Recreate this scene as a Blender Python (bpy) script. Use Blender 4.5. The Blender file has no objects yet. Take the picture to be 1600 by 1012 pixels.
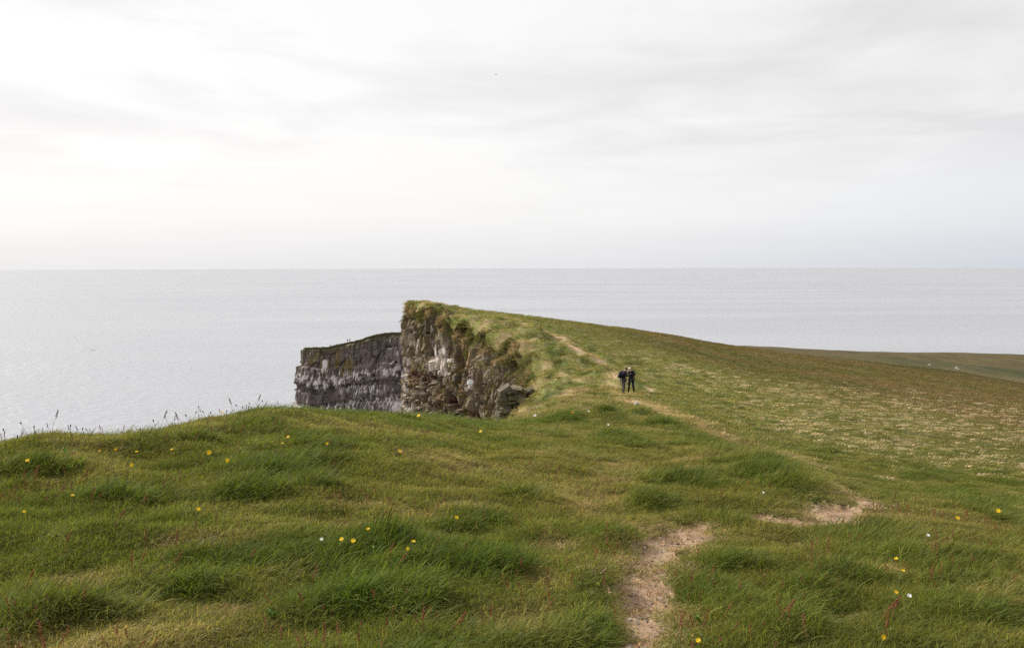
import bpy, math, random
import numpy as np
from mathutils import Vector, Matrix, Euler

random.seed(7)
RNG = np.random.default_rng(11)
sc = bpy.context.scene
COL = sc.collection

# ------------------------------------------------------------------ camera
FPX = 1570.0                                  # focal length in pixels of a 1600 wide frame
PITCH = math.atan((506 - 414) / FPX)
ROLL = math.atan(3.5 / 1600)
_f = Vector((0, math.cos(PITCH), -math.sin(PITCH)))
_u0 = Vector((0, math.sin(PITCH), math.cos(PITCH)))
_r0 = Vector((1, 0, 0))
_r = _r0 * math.cos(ROLL) - _u0 * math.sin(ROLL)
_u = _u0 * math.cos(ROLL) + _r0 * math.sin(ROLL)
cam = bpy.data.cameras.new('camera')
cam.sensor_width = 36
cam.lens = FPX / 1600 * 36
cam.clip_start = 0.1
cam.clip_end = 120000
camo = bpy.data.objects.new('camera', cam)
COL.objects.link(camo)
camo.matrix_world = Matrix(((_r.x, _u.x, -_f.x, 0), (_r.y, _u.y, -_f.y, 0), (_r.z, _u.z, -_f.z, 0), (0, 0, 0, 1)))
sc.camera = camo

# ------------------------------------------------------------------ light, sky, exposure
SUN_EL = math.radians(38)
SUN_AZ = math.radians(-54)                    # from +Y towards +X; negative is to the left of the view
SUN = Vector((math.sin(SUN_AZ) * math.cos(SUN_EL), math.cos(SUN_AZ) * math.cos(SUN_EL), math.sin(SUN_EL)))
sl = bpy.data.lights.new('sun', 'SUN')
sl.energy = 5.0
sl.angle = math.radians(3)
sl.color = (1.0, 0.94, 0.85)
so = bpy.data.objects.new('sun', sl)
COL.objects.link(so)
so.rotation_euler = SUN.to_track_quat('Z', 'Y').to_euler()
so.location = (-40, 20, 60)

sc.cycles.use_adaptive_sampling = True
sc.cycles.adaptive_threshold = 0.015
sc.cycles.use_denoising = False
sc.view_settings.view_transform = 'Standard'
sc.view_settings.look = 'None'
sc.view_settings.exposure = 0.0
sc.view_settings.gamma = 1.0
sc.view_settings.use_curve_mapping = False

world = bpy.data.worlds.new('World')
sc.world = world
world.use_nodes = True
NT = world.node_tree
NT.nodes.clear()


def nd(nt, t, **kw):
    n = nt.nodes.new(t)
    for k, v in kw.items():
        setattr(n, k, v)
    return n


def link(nt, a, b):
    nt.links.new(a, b)


def math_node(nt, op, a, b=None, clamp=False):
    n = nd(nt, 'ShaderNodeMath', operation=op, use_clamp=clamp)
    for i, x in enumerate((a, b)):
        if x is None:
            continue
        if isinstance(x, (int, float)):
            n.inputs[i].default_value = x
        else:
            link(nt, x, n.inputs[i])
    return n.outputs[0]


def ramp(nt, fac, stops, interp='LINEAR'):
    n = nd(nt, 'ShaderNodeValToRGB')
    n.color_ramp.interpolation = interp
    el = n.color_ramp.elements
    while len(el) < len(stops):
        el.new(0.5)
    for e, (p, c) in zip(el, stops):
        e.position = p
        e.color = (*c, 1) if len(c) == 3 else c
    link(nt, fac, n.inputs[0])
    return n.outputs[0]


def mixcol(nt, fac, a, b, mode='MIX'):
    n = nd(nt, 'ShaderNodeMix', data_type='RGBA', blend_type=mode)
    for s, x in ((n.inputs[0], fac), (n.inputs[6], a), (n.inputs[7], b)):
        if isinstance(x, (int, float)):
            s.default_value = x
        elif isinstance(x, tuple):
            s.default_value = (*x, 1)
        else:
            link(nt, x, s)
    return n.outputs[2]


def noise(nt, vec, scale, detail=4, rough=0.55, dist=0.0):
    n = nd(nt, 'ShaderNodeTexNoise')
    n.inputs['Scale'].default_value = scale
    n.inputs['Detail'].default_value = detail
    n.inputs['Roughness'].default_value = rough
    n.inputs['Distortion'].default_value = dist
    if vec is not None:
        link(nt, vec, n.inputs['Vector'])
    return n.outputs[0]


def mapping(nt, vec, scale=(1, 1, 1), rot=(0, 0, 0), loc=(0, 0, 0)):
    n = nd(nt, 'ShaderNodeMapping')
    n.inputs['Scale'].default_value = scale
    n.inputs['Rotation'].default_value = rot
    n.inputs['Location'].default_value = loc
    link(nt, vec, n.inputs['Vector'])
    return n.outputs[0]


def build_world():
    nt = NT
    out = nd(nt, 'ShaderNodeOutputWorld')
    tc = nd(nt, 'ShaderNodeTexCoord')
    gen = tc.outputs['Generated']
    sep = nd(nt, 'ShaderNodeSeparateXYZ')
    link(nt, gen, sep.inputs[0])
    z = math_node(nt, 'MAXIMUM', sep.outputs[2], 0.0)
    zz = math_node(nt, 'ADD', z, 0.055)
    px = math_node(nt, 'DIVIDE', sep.outputs[0], zz)
    py = math_node(nt, 'DIVIDE', sep.outputs[1], zz)
    cmb = nd(nt, 'ShaderNodeCombineXYZ')
    link(nt, px, cmb.inputs[0])
    link(nt, py, cmb.inputs[1])
    n1 = noise(nt, mapping(nt, cmb.outputs[0], (1.0, 0.9, 1), (0, 0, 0.2), (3.1, 0.9, 0)), 1.0, 7, 0.55, 0.6)
    n2 = noise(nt, mapping(nt, cmb.outputs[0], (0.3, 0.34, 1), (0, 0, -0.1), (1.7, 5.2, 0)), 1.0, 4, 0.5, 0.3)
    m = math_node(nt, 'ADD', math_node(nt, 'MULTIPLY', n1, 0.5), math_node(nt, 'MULTIPLY', n2, 0.5))
    mr = nd(nt, 'ShaderNodeMapRange')
    link(nt, m, mr.inputs[0])
    mr.inputs[1].default_value = 0.42
    mr.inputs[2].default_value = 0.58
    mr.inputs[3].default_value = 0.0
    mr.inputs[4].default_value = 1.0
    thick = mr.outputs[0]                                   # 0 bright gaps, 1 thicker grey stratus
    # stratus gets thicker overhead, thin and milky towards the horizon
    up = ramp(nt, z, [(0.0, (0.15,) * 3), (0.07, (0.12,) * 3), (0.12, (0.75,) * 3), (0.2, (1.0,) * 3), (1.0, (1.0,) * 3)])
    tk = math_node(nt, 'MULTIPLY', thick, up)
    base = ramp(nt, z, [(0.0, (0.85, 0.855, 0.875)), (0.02, (0.90, 0.90, 0.915)), (0.045, (0.975, 0.972, 0.968)), (0.10, (1.0, 0.992, 0.985)), (0.3, (0.97, 0.962, 0.965)), (1.0, (0.92, 0.92, 0.94))])
    cloud = mixcol(nt, tk, base, (0.825, 0.812, 0.82))
    # the veil is brighter on the sun's side
    dot = nd(nt, 'ShaderNodeVectorMath', operation='DOT_PRODUCT')
    link(nt, gen, dot.inputs[0])
    dot.inputs[1].default_value = SUN
    d = math_node(nt, 'MAXIMUM', dot.outputs['Value'], 0.0)
    glow = math_node(nt, 'ADD', math_node(nt, 'MULTIPLY', math_node(nt, 'POWER', d, 1.1), 0.17), math_node(nt, 'MULTIPLY', math_node(nt, 'POWER', d, 30.0), 4.0))
    fac = math_node(nt, 'ADD', glow, 0.925)
    hd = nd(nt, 'ShaderNodeVectorMath', operation='DOT_PRODUCT')
    link(nt, gen, hd.inputs[0])
    hd.inputs[1].default_value = Vector((SUN.x, SUN.y, 0)).normalized()
    tint = ramp(nt, math_node(nt, 'ADD', math_node(nt, 'MULTIPLY', hd.outputs['Value'], 0.5), 0.5), [(0.0, (0.80, 0.85, 0.935)), (0.55, (0.85, 0.888, 0.95)), (0.75, (0.985, 0.985, 0.99)), (0.95, (1.02, 1.0, 0.985)), (1.0, (1.03, 1.0, 0.98))])
    hue = mixcol(nt, math_node(nt, 'SUBTRACT', 1.0, math_node(nt, 'MULTIPLY', z, 6.0), True), (1.0, 1.0, 1.0), tint)
    cloud = mixcol(nt, 1.0, cloud, hue, 'MULTIPLY')
    lit = nd(nt, 'ShaderNodeVectorMath', operation='SCALE')
    link(nt, cloud, lit.inputs[0])
    link(nt, fac, lit.inputs['Scale'])
    sky = nd(nt, 'ShaderNodeTexSky', sky_type='NISHITA')
    sky.sun_disc = False
    sky.sun_elevation = SUN_EL
    sky.sun_rotation = SUN_AZ
    sky.air_density = 1.2
    sky.dust_density = 2.0
    bg1 = nd(nt, 'ShaderNodeBackground')
    link(nt, sky.outputs[0], bg1.inputs[0])
    bg1.inputs[1].default_value = 0.08
    bg2 = nd(nt, 'ShaderNodeBackground')
    link(nt, lit.outputs[0], bg2.inputs[0])
    bg2.inputs[1].default_value = 1.0
    mx = nd(nt, 'ShaderNodeMixShader')
    mx.inputs[0].default_value = 0.95
    link(nt, bg1.outputs[0], mx.inputs[1])
    link(nt, bg2.outputs[0], mx.inputs[2])
    link(nt, mx.outputs[0], out.inputs[0])


build_world()

# ------------------------------------------------------------------ numeric helpers
def sstep(a, b, x):
    t = np.clip((x - a) / (b - a), 0, 1)
    return t * t * (3 - 2 * t)


def hash2(ix, iy, seed):
    h = (ix.astype(np.int64) * 374761393 + iy.astype(np.int64) * 668265263 + seed * 1274126177) & 0xffffffff
    h = ((h ^ (h >> 13)) * 1274126177) & 0xffffffff
    h = ((h ^ (h >> 16)) * 2246822519) & 0xffffffff
    h ^= h >> 15
    return h / 4294967296.0


def perlin(x, y, seed=0):
    x = np.asarray(x, float)
    y = np.asarray(y, float)
    ix, iy = np.floor(x), np.floor(y)
    fx, fy = x - ix, y - iy
    u, v = fx * fx * fx * (fx * (fx * 6 - 15) + 10), fy * fy * fy * (fy * (fy * 6 - 15) + 10)

    def g(dx, dy):
        a = hash2(ix + dx, iy + dy, seed) * 2 * math.pi
        return np.cos(a) * (fx - dx) + np.sin(a) * (fy - dy)
    n0 = g(0, 0) * (1 - u) + g(1, 0) * u
    n1 = g(0, 1) * (1 - u) + g(1, 1) * u
    return (n0 * (1 - v) + n1 * v) * 1.5


def fbm(x, y, seed=0, oct=4, gain=0.5):
    s, a = 0.0, 1.0
    tot = 0.0
    for o in range(oct):
        s = s + a * perlin(x * 2 ** o + 17.3 * o, y * 2 ** o - 9.1 * o, seed + o)
        tot += a
        a *= gain
    return s / tot


def voronoi(x, y, seed):
    """nearest cell: distance to the border (F2-F1), random value of the cell, second random value"""
    ix, iy = np.floor(x), np.floor(y)
    f1 = np.full(x.shape, 9.0)
    f2 = np.full(x.shape, 9.0)
    ra = np.zeros(x.shape)
    rb = np.zeros(x.shape)
    for dx in (-1, 0, 1):
        for dy in (-1, 0, 1):
            cx, cy = ix + dx, iy + dy
            qx = cx + 0.1 + 0.8 * hash2(cx, cy, seed)
            qy = cy + 0.1 + 0.8 * hash2(cx, cy, seed + 1)
            # box-like metric: blocks with straight joints
            d = np.maximum(np.abs(qx - x), np.abs(qy - y)) * 0.7 + 0.3 * np.hypot(qx - x, qy - y)
            near = d < f1
            f2 = np.where(near, f1, np.minimum(f2, d))
            f1 = np.where(near, d, f1)
            ra = np.where(near, hash2(cx, cy, seed + 2), ra)
            rb = np.where(near, hash2(cx, cy, seed + 3), rb)
    return f2 - f1, ra, rb


def facets(x, y, seed):
    """broken rock: each cell is a flat facet with its own tilt and set-back"""
    ix, iy = np.floor(x), np.floor(y)
    f1 = np.full(x.shape, 9.0)
    f2 = np.full(x.shape, 9.0)
    ox, oy = np.zeros(x.shape), np.zeros(x.shape)
    ci, cj = np.zeros(x.shape), np.zeros(x.shape)
    for dx in (-1, 0, 1):
        for dy in (-1, 0, 1):
            cx, cy = ix + dx, iy + dy
            qx = cx + 0.05 + 0.9 * hash2(cx, cy, seed)
            qy = cy + 0.05 + 0.9 * hash2(cx, cy, seed + 1)
            d = np.maximum(np.abs(qx - x), np.abs(qy - y) * 0.9)
            near = d < f1
            f2 = np.where(near, f1, np.minimum(f2, d))
            f1 = np.where(near, d, f1)
            ox, oy = np.where(near, x - qx, ox), np.where(near, y - qy, oy)
            ci, cj = np.where(near, cx, ci), np.where(near, cy, cj)
    r = hash2(ci, cj, seed + 2)
    tilt = (hash2(ci, cj, seed + 3) - 0.5) * ox + (hash2(ci, cj, seed + 4) - 0.35) * oy
    return f2 - f1, r, hash2(ci, cj, seed + 5), tilt


def ray(u, v):
    d = _r * ((u - 800) / FPX) + _u * (-(v - 506) / FPX) + _f
    return d.x / d.y, -d.z / d.y               # sideways and downward slope per metre ahead


def project(x, y, z):
    """where a point of the place shows in the photograph, used to lay out the stains on the rock"""
    cx = x * _r.x + y * _r.y + z * _r.z
    cy = x * _u.x + y * _u.y + z * _u.z
    cz = x * _f.x + y * _f.y + z * _f.z
    return 800 + FPX * cx / cz, 506 - FPX * cy / cz


# ------------------------------------------------------------------ the lie of the land
# survey of the ground: for bearings (given by photo column) the distance ahead and the sighted row
SURVEY = [
    (-300, [(4.2, 1012), (5.8, 855), (7.3, 770), (8.3, 735), (9.6, 745), (11, 800), (40, 800), (800, 700)]),
    (0, [(4.2, 1012), (5.8, 850), (7.3, 762), (8.6, 696), (9.6, 708), (11, 750), (14, 780), (40, 780), (800, 650)]),
    (70, [(4.2, 1012), (5.8, 850), (7.3, 755), (9.0, 676), (10, 692), (12, 750), (40, 780), (800, 640)]),
    (190, [(4.2, 1012), (5.8, 850), (7.3, 762), (9.6, 681), (10.6, 695), (13, 740), (40, 760), (800, 600)]),
    (300, [(4.2, 1012), (5.8, 852), (7.4, 760), (9.0, 697), (10.6, 657), (12, 672), (14, 720), (40, 760), (400, 560), (800, 560)]),
    (400, [(4.2, 1012), (5.8, 855), (7.4, 768), (9.4, 697), (11.5, 640), (13.2, 655), (16, 700), (40, 720), (300, 545), (480, 541), (560, 545), (800, 560)]),
    (470, [(4.2, 1012), (5.8, 858), (7.4, 772), (9.6, 697), (12.6, 639), (14.5, 655), (18, 700), (40, 700), (300, 545), (480, 541), (560, 545), (800, 560)]),
    (520, [(4.2, 1012), (5.9, 860), (7.5, 775), (10, 695), (13.4, 643), (16, 660), (20, 690), (40, 690), (300, 545), (480, 541), (560, 545), (800, 560)]),
    (536, [(4.2, 1012), (5.9, 860), (7.5, 775), (10, 695), (13.6, 645), (16, 661), (20, 690), (40, 690), (300, 536), (480, 534), (560, 541), (800, 560)]),
    (566, [(4.2, 1012), (5.9, 860), (7.5, 775), (10, 695), (14, 647), (17, 663), (22, 690), (40, 690), (300, 534), (480, 532), (560, 538), (800, 560)]),
    (582, [(4.2, 1012), (5.9, 860), (7.5, 775), (10, 695), (14.2, 648), (17, 664), (22, 690), (40, 690), (300, 524), (480, 521), (560, 528), (800, 550)]),
    (620, [(4.2, 1012), (5.9, 862), (7.6, 778), (10.5, 695), (15.5, 650), (19, 664), (24, 690), (40, 690), (100, 480), (140, 466), (160, 475), (300, 520), (480, 517), (560, 528), (800, 550)]),
    (640, [(4.2, 1012), (5.9, 862), (7.6, 778), (10.5, 697), (16, 651), (20, 665), (26, 690), (50, 680), (100, 480), (138, 466), (160, 475), (300, 520), (480, 518), (560, 528), (800, 550)]),
    (700, [(4.2, 1012), (5.9, 864), (7.6, 782), (11, 702), (18.5, 655), (23, 664), (32, 680), (55, 672), (80, 560), (112, 495), (132, 481), (148, 477.5), (165, 485), (300, 530), (480, 530), (800, 560)]),
    (760, [(4.2, 1012), (5.9, 866), (7.7, 788), (11.5, 712), (21, 664), (30, 668), (45, 668), (60, 655), (75, 600), (95, 545), (115, 507), (140, 491), (158, 487), (180, 493), (300, 530), (480, 535), (800, 560)]),
    (800, [(4.2, 1012), (5.9, 868), (7.7, 796), (10.6, 718), (18, 674), (31, 664), (50, 655), (60, 640), (70, 612), (84, 580), (100, 540), (120, 508), (145, 494), (164, 490.5), (190, 497), (300, 535), (480, 540), (800, 565)]),
    (850, [(4.2, 1012), (5.9, 870), (7.7, 802), (10.4, 730), (17, 682), (30, 662), (50, 645), (60, 630), (70, 605), (82, 578), (95, 555), (110, 530), (130, 508), (155, 499), (172, 496.5), (200, 503), (300, 535), (800, 575)]),
    (900, [(4.2, 1012), (5.9, 872), (7.6, 808), (10.4, 740), (16.5, 688), (30, 660), (50, 640), (60, 620), (70, 602), (82, 582), (98, 558), (118, 532), (145, 511), (182, 503), (210, 508), (300, 535), (800, 580)]),
    (980, [(4.2, 1012), (5.9, 876), (7.6, 816), (10.2, 750), (16.5, 692), (31, 660), (50, 635), (65, 614), (80, 592), (100, 566), (130, 538), (165, 519), (198, 512), (230, 517), (320, 540), (800, 590)]),
    (1050, [(4.2, 1012), (5.9, 879), (7.6, 822), (10.2, 758), (16.5, 700), (31, 668), (52, 640), (68, 614), (90, 588), (120, 560), (160, 534), (215, 523), (250, 528), (350, 550), (800, 600)]),
    (1100, [(4.2, 1012), (5.9, 880), (7.6, 825), (9.9, 762), (14, 706), (24, 682), (46, 650), (68, 620), (95, 590), (130, 562), (175, 541), (225, 533), (260, 538), (330, 546), (440, 539), (520, 545), (800, 600)]),
    (1200, [(4.2, 1012), (5.9, 880), (7.6, 828), (9.4, 770), (11.9, 718), (13, 713), (16, 728), (32, 706), (48, 668), (68, 636), (100, 602), (140, 575), (200, 552), (250, 545), (285, 552), (340, 556), (450, 540), (520, 546), (800, 605)]),
    (1300, [(4.2, 1012), (5.9, 882), (7.5, 832), (8.9, 790), (10.4, 752), (11.2, 744), (13.5, 765), (26, 740), (40, 694), (60, 652), (90, 616), (130, 588), (190, 567), (250, 556), (290, 563), (340, 563), (460, 546), (520, 551), (800, 610)]),
    (1400, [(4.2, 1012), (5.9, 882), (7.4, 834), (8.6, 800), (9.5, 783), (11.5, 797), (18, 792), (30, 736), (48, 686), (70, 648), (105, 614), (150, 590), (205, 574), (250, 566), (290, 573), (340, 572), (470, 549), (540, 553), (800, 610)]),
    (1500, [(4.2, 1012), (5.9, 882), (7.4, 836), (8.7, 804), (9.7, 786), (11.5, 798), (17, 792), (30, 742), (48, 692), (70, 656), (105, 624), (150, 602), (210, 583), (250, 578), (290, 586), (340, 584), (470, 550), (540, 554), (800, 610)]),
    (1600, [(4.2, 1012), (6.0, 882), (7.8, 840), (9.8, 812), (12, 794), (17, 798), (30, 750), (48, 700), (70, 666), (105, 636), (150, 616), (210, 600), (250, 597), (290, 602), (340, 594), (480, 551), (540, 555), (800, 610)]),
    (1900, [(4.2, 1012), (6.0, 885), (7.8, 846), (9.8, 822), (12, 806), (17, 812), (30, 768), (48, 720), (70, 690), (105, 664), (150, 646), (210, 632), (250, 630), (340, 614), (480, 560), (540, 564), (800, 620)]),
]
A_N, Q_N = 331, 420
A_AX = np.linspace(-0.72, 0.74, A_N)
Q0, Q1 = math.log(4.2), math.log(800)
Q_AX = np.linspace(Q0, Q1, Q_N)


def build_survey():
    ca, rows = [], []
    for u, pts in SURVEY:
        ca.append(ray(u, 650)[0])
        q = [math.log(p[0]) for p in pts]
        t = [ray(u, p[1])[1] for p in pts]
        rows.append(np.interp(Q_AX, q, t))
    rows = np.array(rows)
    g = np.empty((A_N, Q_N))
    for j in range(Q_N):
        g[:, j] = np.interp(A_AX, ca, rows[:, j])

    def blur(m, sig, ax):
        k = int(3 * sig) + 1
        w = np.exp(-0.5 * (np.arange(-k, k + 1) / sig) ** 2)
        w /= w.sum()
        pad = [(0, 0), (0, 0)]
        pad[ax] = (k, k)
        p = np.pad(m, pad, mode='edge')
        return np.apply_along_axis(lambda r: np.convolve(r, w, 'valid'), ax, p)
    # ground behind the first sight line is level: carry that through the blur
    g = blur(blur(g, 1.7, 0), 3.2, 1)
    return g


GRID = build_survey()


def base_height(x, y):
    yy = np.maximum(y, 4.25)
    a = np.clip((x / yy - A_AX[0]) / (A_AX[1] - A_AX[0]), 0, A_N - 1.001)
    q = np.clip((np.log(yy) - Q0) / (Q_AX[1] - Q_AX[0]), 0, Q_N - 1.001)
    i, j = a.astype(int), q.astype(int)
    fa, fq = a - i, q - j
    t = (GRID[i, j] * (1 - fa) + GRID[i + 1, j] * fa) * (1 - fq) + (GRID[i, j + 1] * (1 - fa) + GRID[i + 1, j + 1] * fa) * fq
    return -t * yy


# plan of the cliff edge, land lies on its right when walking out along it
EDGE_PTS = np.array([(-16, -40), (-12.5, -12), (-10, 2), (-8.4, 8.4), (-7, 11.6), (-5.2, 14.6), (-3.6, 18.4), (-2.4, 24), (-1.6, 31), (-1.2, 40), (-0.8, 50), (0.3, 58), (1.2, 65), (1.75, 70), (2.15, 75), (2.0, 80), (1.2, 85), (1.2, 91), (1.5, 96), (0.3, 102.5),
                     (-1.6, 110), (-4.7, 118), (-8.1, 126), (-11.6, 134), (-14.2, 140.5), (-15.3, 147), (-14.4, 156), (-10, 176), (-4, 200), (2, 240), (4, 300), (0, 370), (-14, 430), (-40, 466), (-62, 480), (-82, 486),
                     (-99.8, 490), (-105.5, 500), (-103.5, 525), (-83, 575), (-40, 640), (20, 720), (80, 850)], float)


def smooth_poly(p, step):
    for _ in range(2):
        q = np.empty((2 * len(p), 2))
        q[0] = p[0]
        q[-1] = p[-1]
        q[1:-1:2] = 0.75 * p[:-1] + 0.25 * p[1:]
        q[2:-1:2] = 0.25 * p[:-1] + 0.75 * p[1:]
        p = q
    return p


EDGE = smooth_poly(EDGE_PTS, 1.0)


def ragged_edge(p):
    L = np.concatenate([[0], np.cumsum(np.hypot(*np.diff(p, axis=0).T))])
    s = np.arange(0, L[-1], 0.9)
    keep = (np.interp(s, L, p[:, 1]) > 50) & (np.interp(s, L, p[:, 1]) < 160) & (s < 240)
    s = np.union1d(s[keep], L)
    q = np.stack([np.interp(s, L, p[:, 0]), np.interp(s, L, p[:, 1])], -1)
    t = np.gradient(q, axis=0)
    t /= np.hypot(t[:, 0], t[:, 1])[:, None] + 1e-9
    w = (q[:, 1] > 50) & (q[:, 1] < 160) & (s < 240)
    k = w * (0.6 * perlin(s / 5.5, 0 * s + .5, 17) + 0.5 * perlin(s / 2.1, 0 * s + .5, 19))
    return q + np.stack([-t[:, 1], t[:, 0]], -1) * k[:, None]


EDGE = ragged_edge(EDGE)
_poly = np.vstack([EDGE, [(1500, 850), (1500, -40)]])


def edge_dist(x, y, foot=False):
    """distance from the cliff edge, positive on land"""
    x = np.asarray(x, float).ravel()
    y = np.asarray(y, float).ravel()
    best = np.full(x.shape, 1e9)
    nx, ny = np.zeros(x.shape), np.zeros(x.shape)
    for (x0, y0), (x1, y1) in zip(EDGE[:-1], EDGE[1:]):
        dx, dy = x1 - x0, y1 - y0
        t = np.clip(((x - x0) * dx + (y - y0) * dy) / (dx * dx + dy * dy + 1e-12), 0, 1)
        qx, qy = x0 + t * dx, y0 + t * dy
        dd = (x - qx) ** 2 + (y - qy) ** 2
        k = dd < best
        best = np.where(k, dd, best)
        nx, ny = np.where(k, qx, nx), np.where(k, qy, ny)
    inside = np.zeros(x.shape, bool)
    n = len(_poly)
    for i in range(n):
        x0, y0 = _poly[i]
        x1, y1 = _poly[(i + 1) % n]
        if y0 == y1:
            continue
        c = ((y0 > y) != (y1 > y)) & (x < (x1 - x0) * (y - y0) / (y1 - y0) + x0)
        inside ^= c
    s = np.where(inside, 1, -1) * np.sqrt(best)
    return (s, nx, ny) if foot else s


_hd = np.exp(np.linspace(math.log(3.9), math.log(640), 2600))


def hit0(u, v, h=0.0, first=True):
    """point of the smooth land sighted at a photo position, h above ground"""
    a, t = ray(u, v)
    z = base_height(a * _hd, _hd) + h
    below = -t * _hd <= z
    k = int(np.argmax(below)) if below.any() else len(_hd) - 1
    d = _hd[k]
    return a * d, d


def ellipses(lst):
    out = []
    for e in lst:
        u, v, hu, hv = e[:4]
        x, d = hit0(u, v)
        d1, d2 = hit0(u, v - hv)[1], hit0(u, v + hv)[1]
        rx = hu * d / FPX
        ry = min(max(0.5 * abs(d1 - d2), rx * 0.35), rx * 3.5)
        out.append((x, d, rx, ry) + tuple(e[4:]))
    return out


def ell_mask(lst, x, y, soft=0.35, wob=0.22, seed=3):
    m = np.zeros(x.shape)
    for e in lst:
        cx, cy, rx, ry = e[:4]
        k = (np.abs(x - cx) < 1.8 * rx) & (np.abs(y - cy) < 1.8 * ry)
        if not k.any():
            continue
        xs, ys = x[k], y[k]
        r = np.hypot((xs - cx) / rx, (ys - cy) / ry)
        r = r + wob * 2 * perlin(xs / rx * 1.7, ys / ry * 1.7, seed)
        m[k] = np.maximum(m[k], 1 - sstep(1 - soft, 1 + soft, r))
    return m


SOIL = ellipses([(u_, v_, h_ * ((1.4 if 1035 < u_ < 1300 else 1.0) if v_ < 733 else 1.3 if u_ > 1150 else 1.12), k_ * ((2.0 if 1035 < u_ < 1300 else 1.1) if v_ < 733 else 2.1 if u_ > 1150 else 1.4)) for u_, v_, h_, k_ in [
    (985, 1003, 38, 10), (978, 968, 20, 15), (1000, 940, 42, 13), (1018, 915, 30, 13), (985, 910, 22, 9), (1015, 880, 26, 14), (1042, 850, 42, 8), (1075, 836, 30, 7), (1095, 819, 12, 5), (1020, 975, 26, 14),
    (1192, 806, 18, 4.5), (1225, 813, 35, 4.5), (1270, 812, 30, 5), (1298, 800, 28, 8), (1325, 796, 22, 4), (1348, 784, 20, 4), (1345, 773, 13, 5), (1325, 762, 13, 5), (1305, 751, 11, 5), (1299, 743, 8, 3),
    (1432, 786, 9, 5), (1442, 793, 12, 4), (1230, 851, 22, 3.5),
    (1256, 722, 8, 2.5), (1240, 716, 9, 2), (1197, 707, 8, 3), (1180, 699, 6, 2), (1120, 685, 7, 2), (1092, 666, 12, 2), (1060, 658, 9, 2), (1040, 645, 9, 2), (1018, 635, 13, 2), (990, 628, 16, 2), (972, 617, 11, 2),
    (957, 604, 8, 2.5), (966, 592, 9, 4), (950, 578, 8, 2), (930, 566, 7, 2), (908, 552, 6, 2), (893, 545, 6, 2), (845, 522, 5, 2), (835, 516, 6, 1.5),
    (1008, 600, 5, 2), (1016, 610, 5, 2), (955, 755, 18, 2.5), (940, 782, 12, 2), (872, 855, 13, 3), (1075, 735, 12, 1.5), (1316, 968, 20, 4),
    (965, 681, 7, 2), (880, 535, 5, 1.8), (868, 530, 6, 1.8), (855, 525, 6, 1.8), (800, 503, 10, 1.2), (815, 508, 7, 1.2), (825, 512, 6, 1.3), (783, 498, 10, 1), (900, 549, 6, 2), (915, 557, 7, 2), (938, 571, 7, 2), (962, 598, 7, 2), (1030, 641, 10, 2), (1050, 652, 9, 2), (1075, 662, 8, 2), (1105, 675, 8, 2), (1140, 691, 8, 2), (1160, 696, 8, 2), (1218, 711, 8, 2), (1275, 731, 7, 2), (1005, 930, 40, 22), (1010, 985, 36, 18), (1026, 868, 34, 13), (1055, 846, 42, 9), (1085, 830, 30, 8), (1205, 811, 34, 4), (1240, 815, 34, 4), (1312, 756, 16, 4), (1335, 770, 16, 4), (1354, 783, 16, 4)]])
DRY = ellipses([
    (1000, 930, 75, 60), (1030, 865, 60, 25), (1080, 830, 40, 16), (1260, 808, 90, 12), (1320, 775, 45, 20), (1230, 851, 40, 8), (960, 748, 40, 9), (950, 782, 40, 6), (890, 792, 45, 8), (870, 855, 40, 10), (850, 905, 40, 20),
    (800, 985, 60, 18), (520, 822, 50, 10), (440, 905, 45, 14), (720, 792, 50, 8), (650, 800, 60, 8), (1310, 968, 45, 10), (1555, 950, 40, 14), (1380, 890, 40, 8), (130, 905, 60, 14), (360, 960, 50, 14), (700, 720, 80, 10),
    (860, 610, 40, 8), (850, 640, 40, 9), (880, 618, 40, 5), (830, 560, 25, 8), (850, 545, 18, 7), (1075, 737, 50, 6), (1120, 715, 60, 5), (560, 790, 60, 10), (300, 850, 70, 12), (900, 720, 70, 8), (1020, 830, 60, 10)])
TALL = ellipses([
    (610, 862, 85, 16, .12), (690, 890, 90, 22, .10), (520, 945, 110, 26, .12), (650, 940, 90, 30, .09), (770, 895, 55, 30, .13), (962, 850, 30, 22, .15), (925, 925, 34, 28, .17), (920, 990, 45, 22, .13), (1098, 884, 44, 16, .05), (1105, 940, 55, 36, .10),
    (1245, 762, 50, 14, .17), (1275, 787, 30, 8, .09), (1190, 742, 50, 12, .10), (1010, 790, 60, 14, .06), (1060, 812, 40, 8, .05), (830, 780, 60, 12, .05), (90, 975, 110, 22, .11), (300, 920, 60, 16, .07), (70, 730, 70, 16, .06),
    (960, 688, 35, 4, .12), (1170, 890, 70, 20, .03), (1250, 935, 70, 26, .09), (1220, 988, 60, 16, .10), (1450, 880, 120, 30, .04), (1500, 965, 80, 22, .07), (1330, 905, 60, 16, .06), (420, 665, 80, 9, .05), (250, 690, 70, 10, .04),
    (1360, 790, 25, 6, .10), (1080, 760, 60, 8, .08), (1150, 715, 50, 5, .04), (1210, 735, 40, 5, .05), (880, 632, 18, 3, .35), (1090, 690, 30, 4, .05), (380, 740, 80, 12, .05), (180, 780, 80, 14, .05),
    (890, 572, 38, 4, 1.5), (838, 522, 18, 3, 1.3), (868, 556, 25, 3, 1.1), (850, 588, 25, 3, 1.2), (910, 640, 22, 2.5, .7), (1000, 655, 30, 2.5, .5), (1065, 632, 22, 2.5, .5), (945, 660, 30, 2.5, .5), (880, 662, 28, 2.5, .5), (930, 590, 18, 2.5, .8), (860, 612, 20, 3, .8), (1040, 672, 30, 2.5, .4)])


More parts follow.
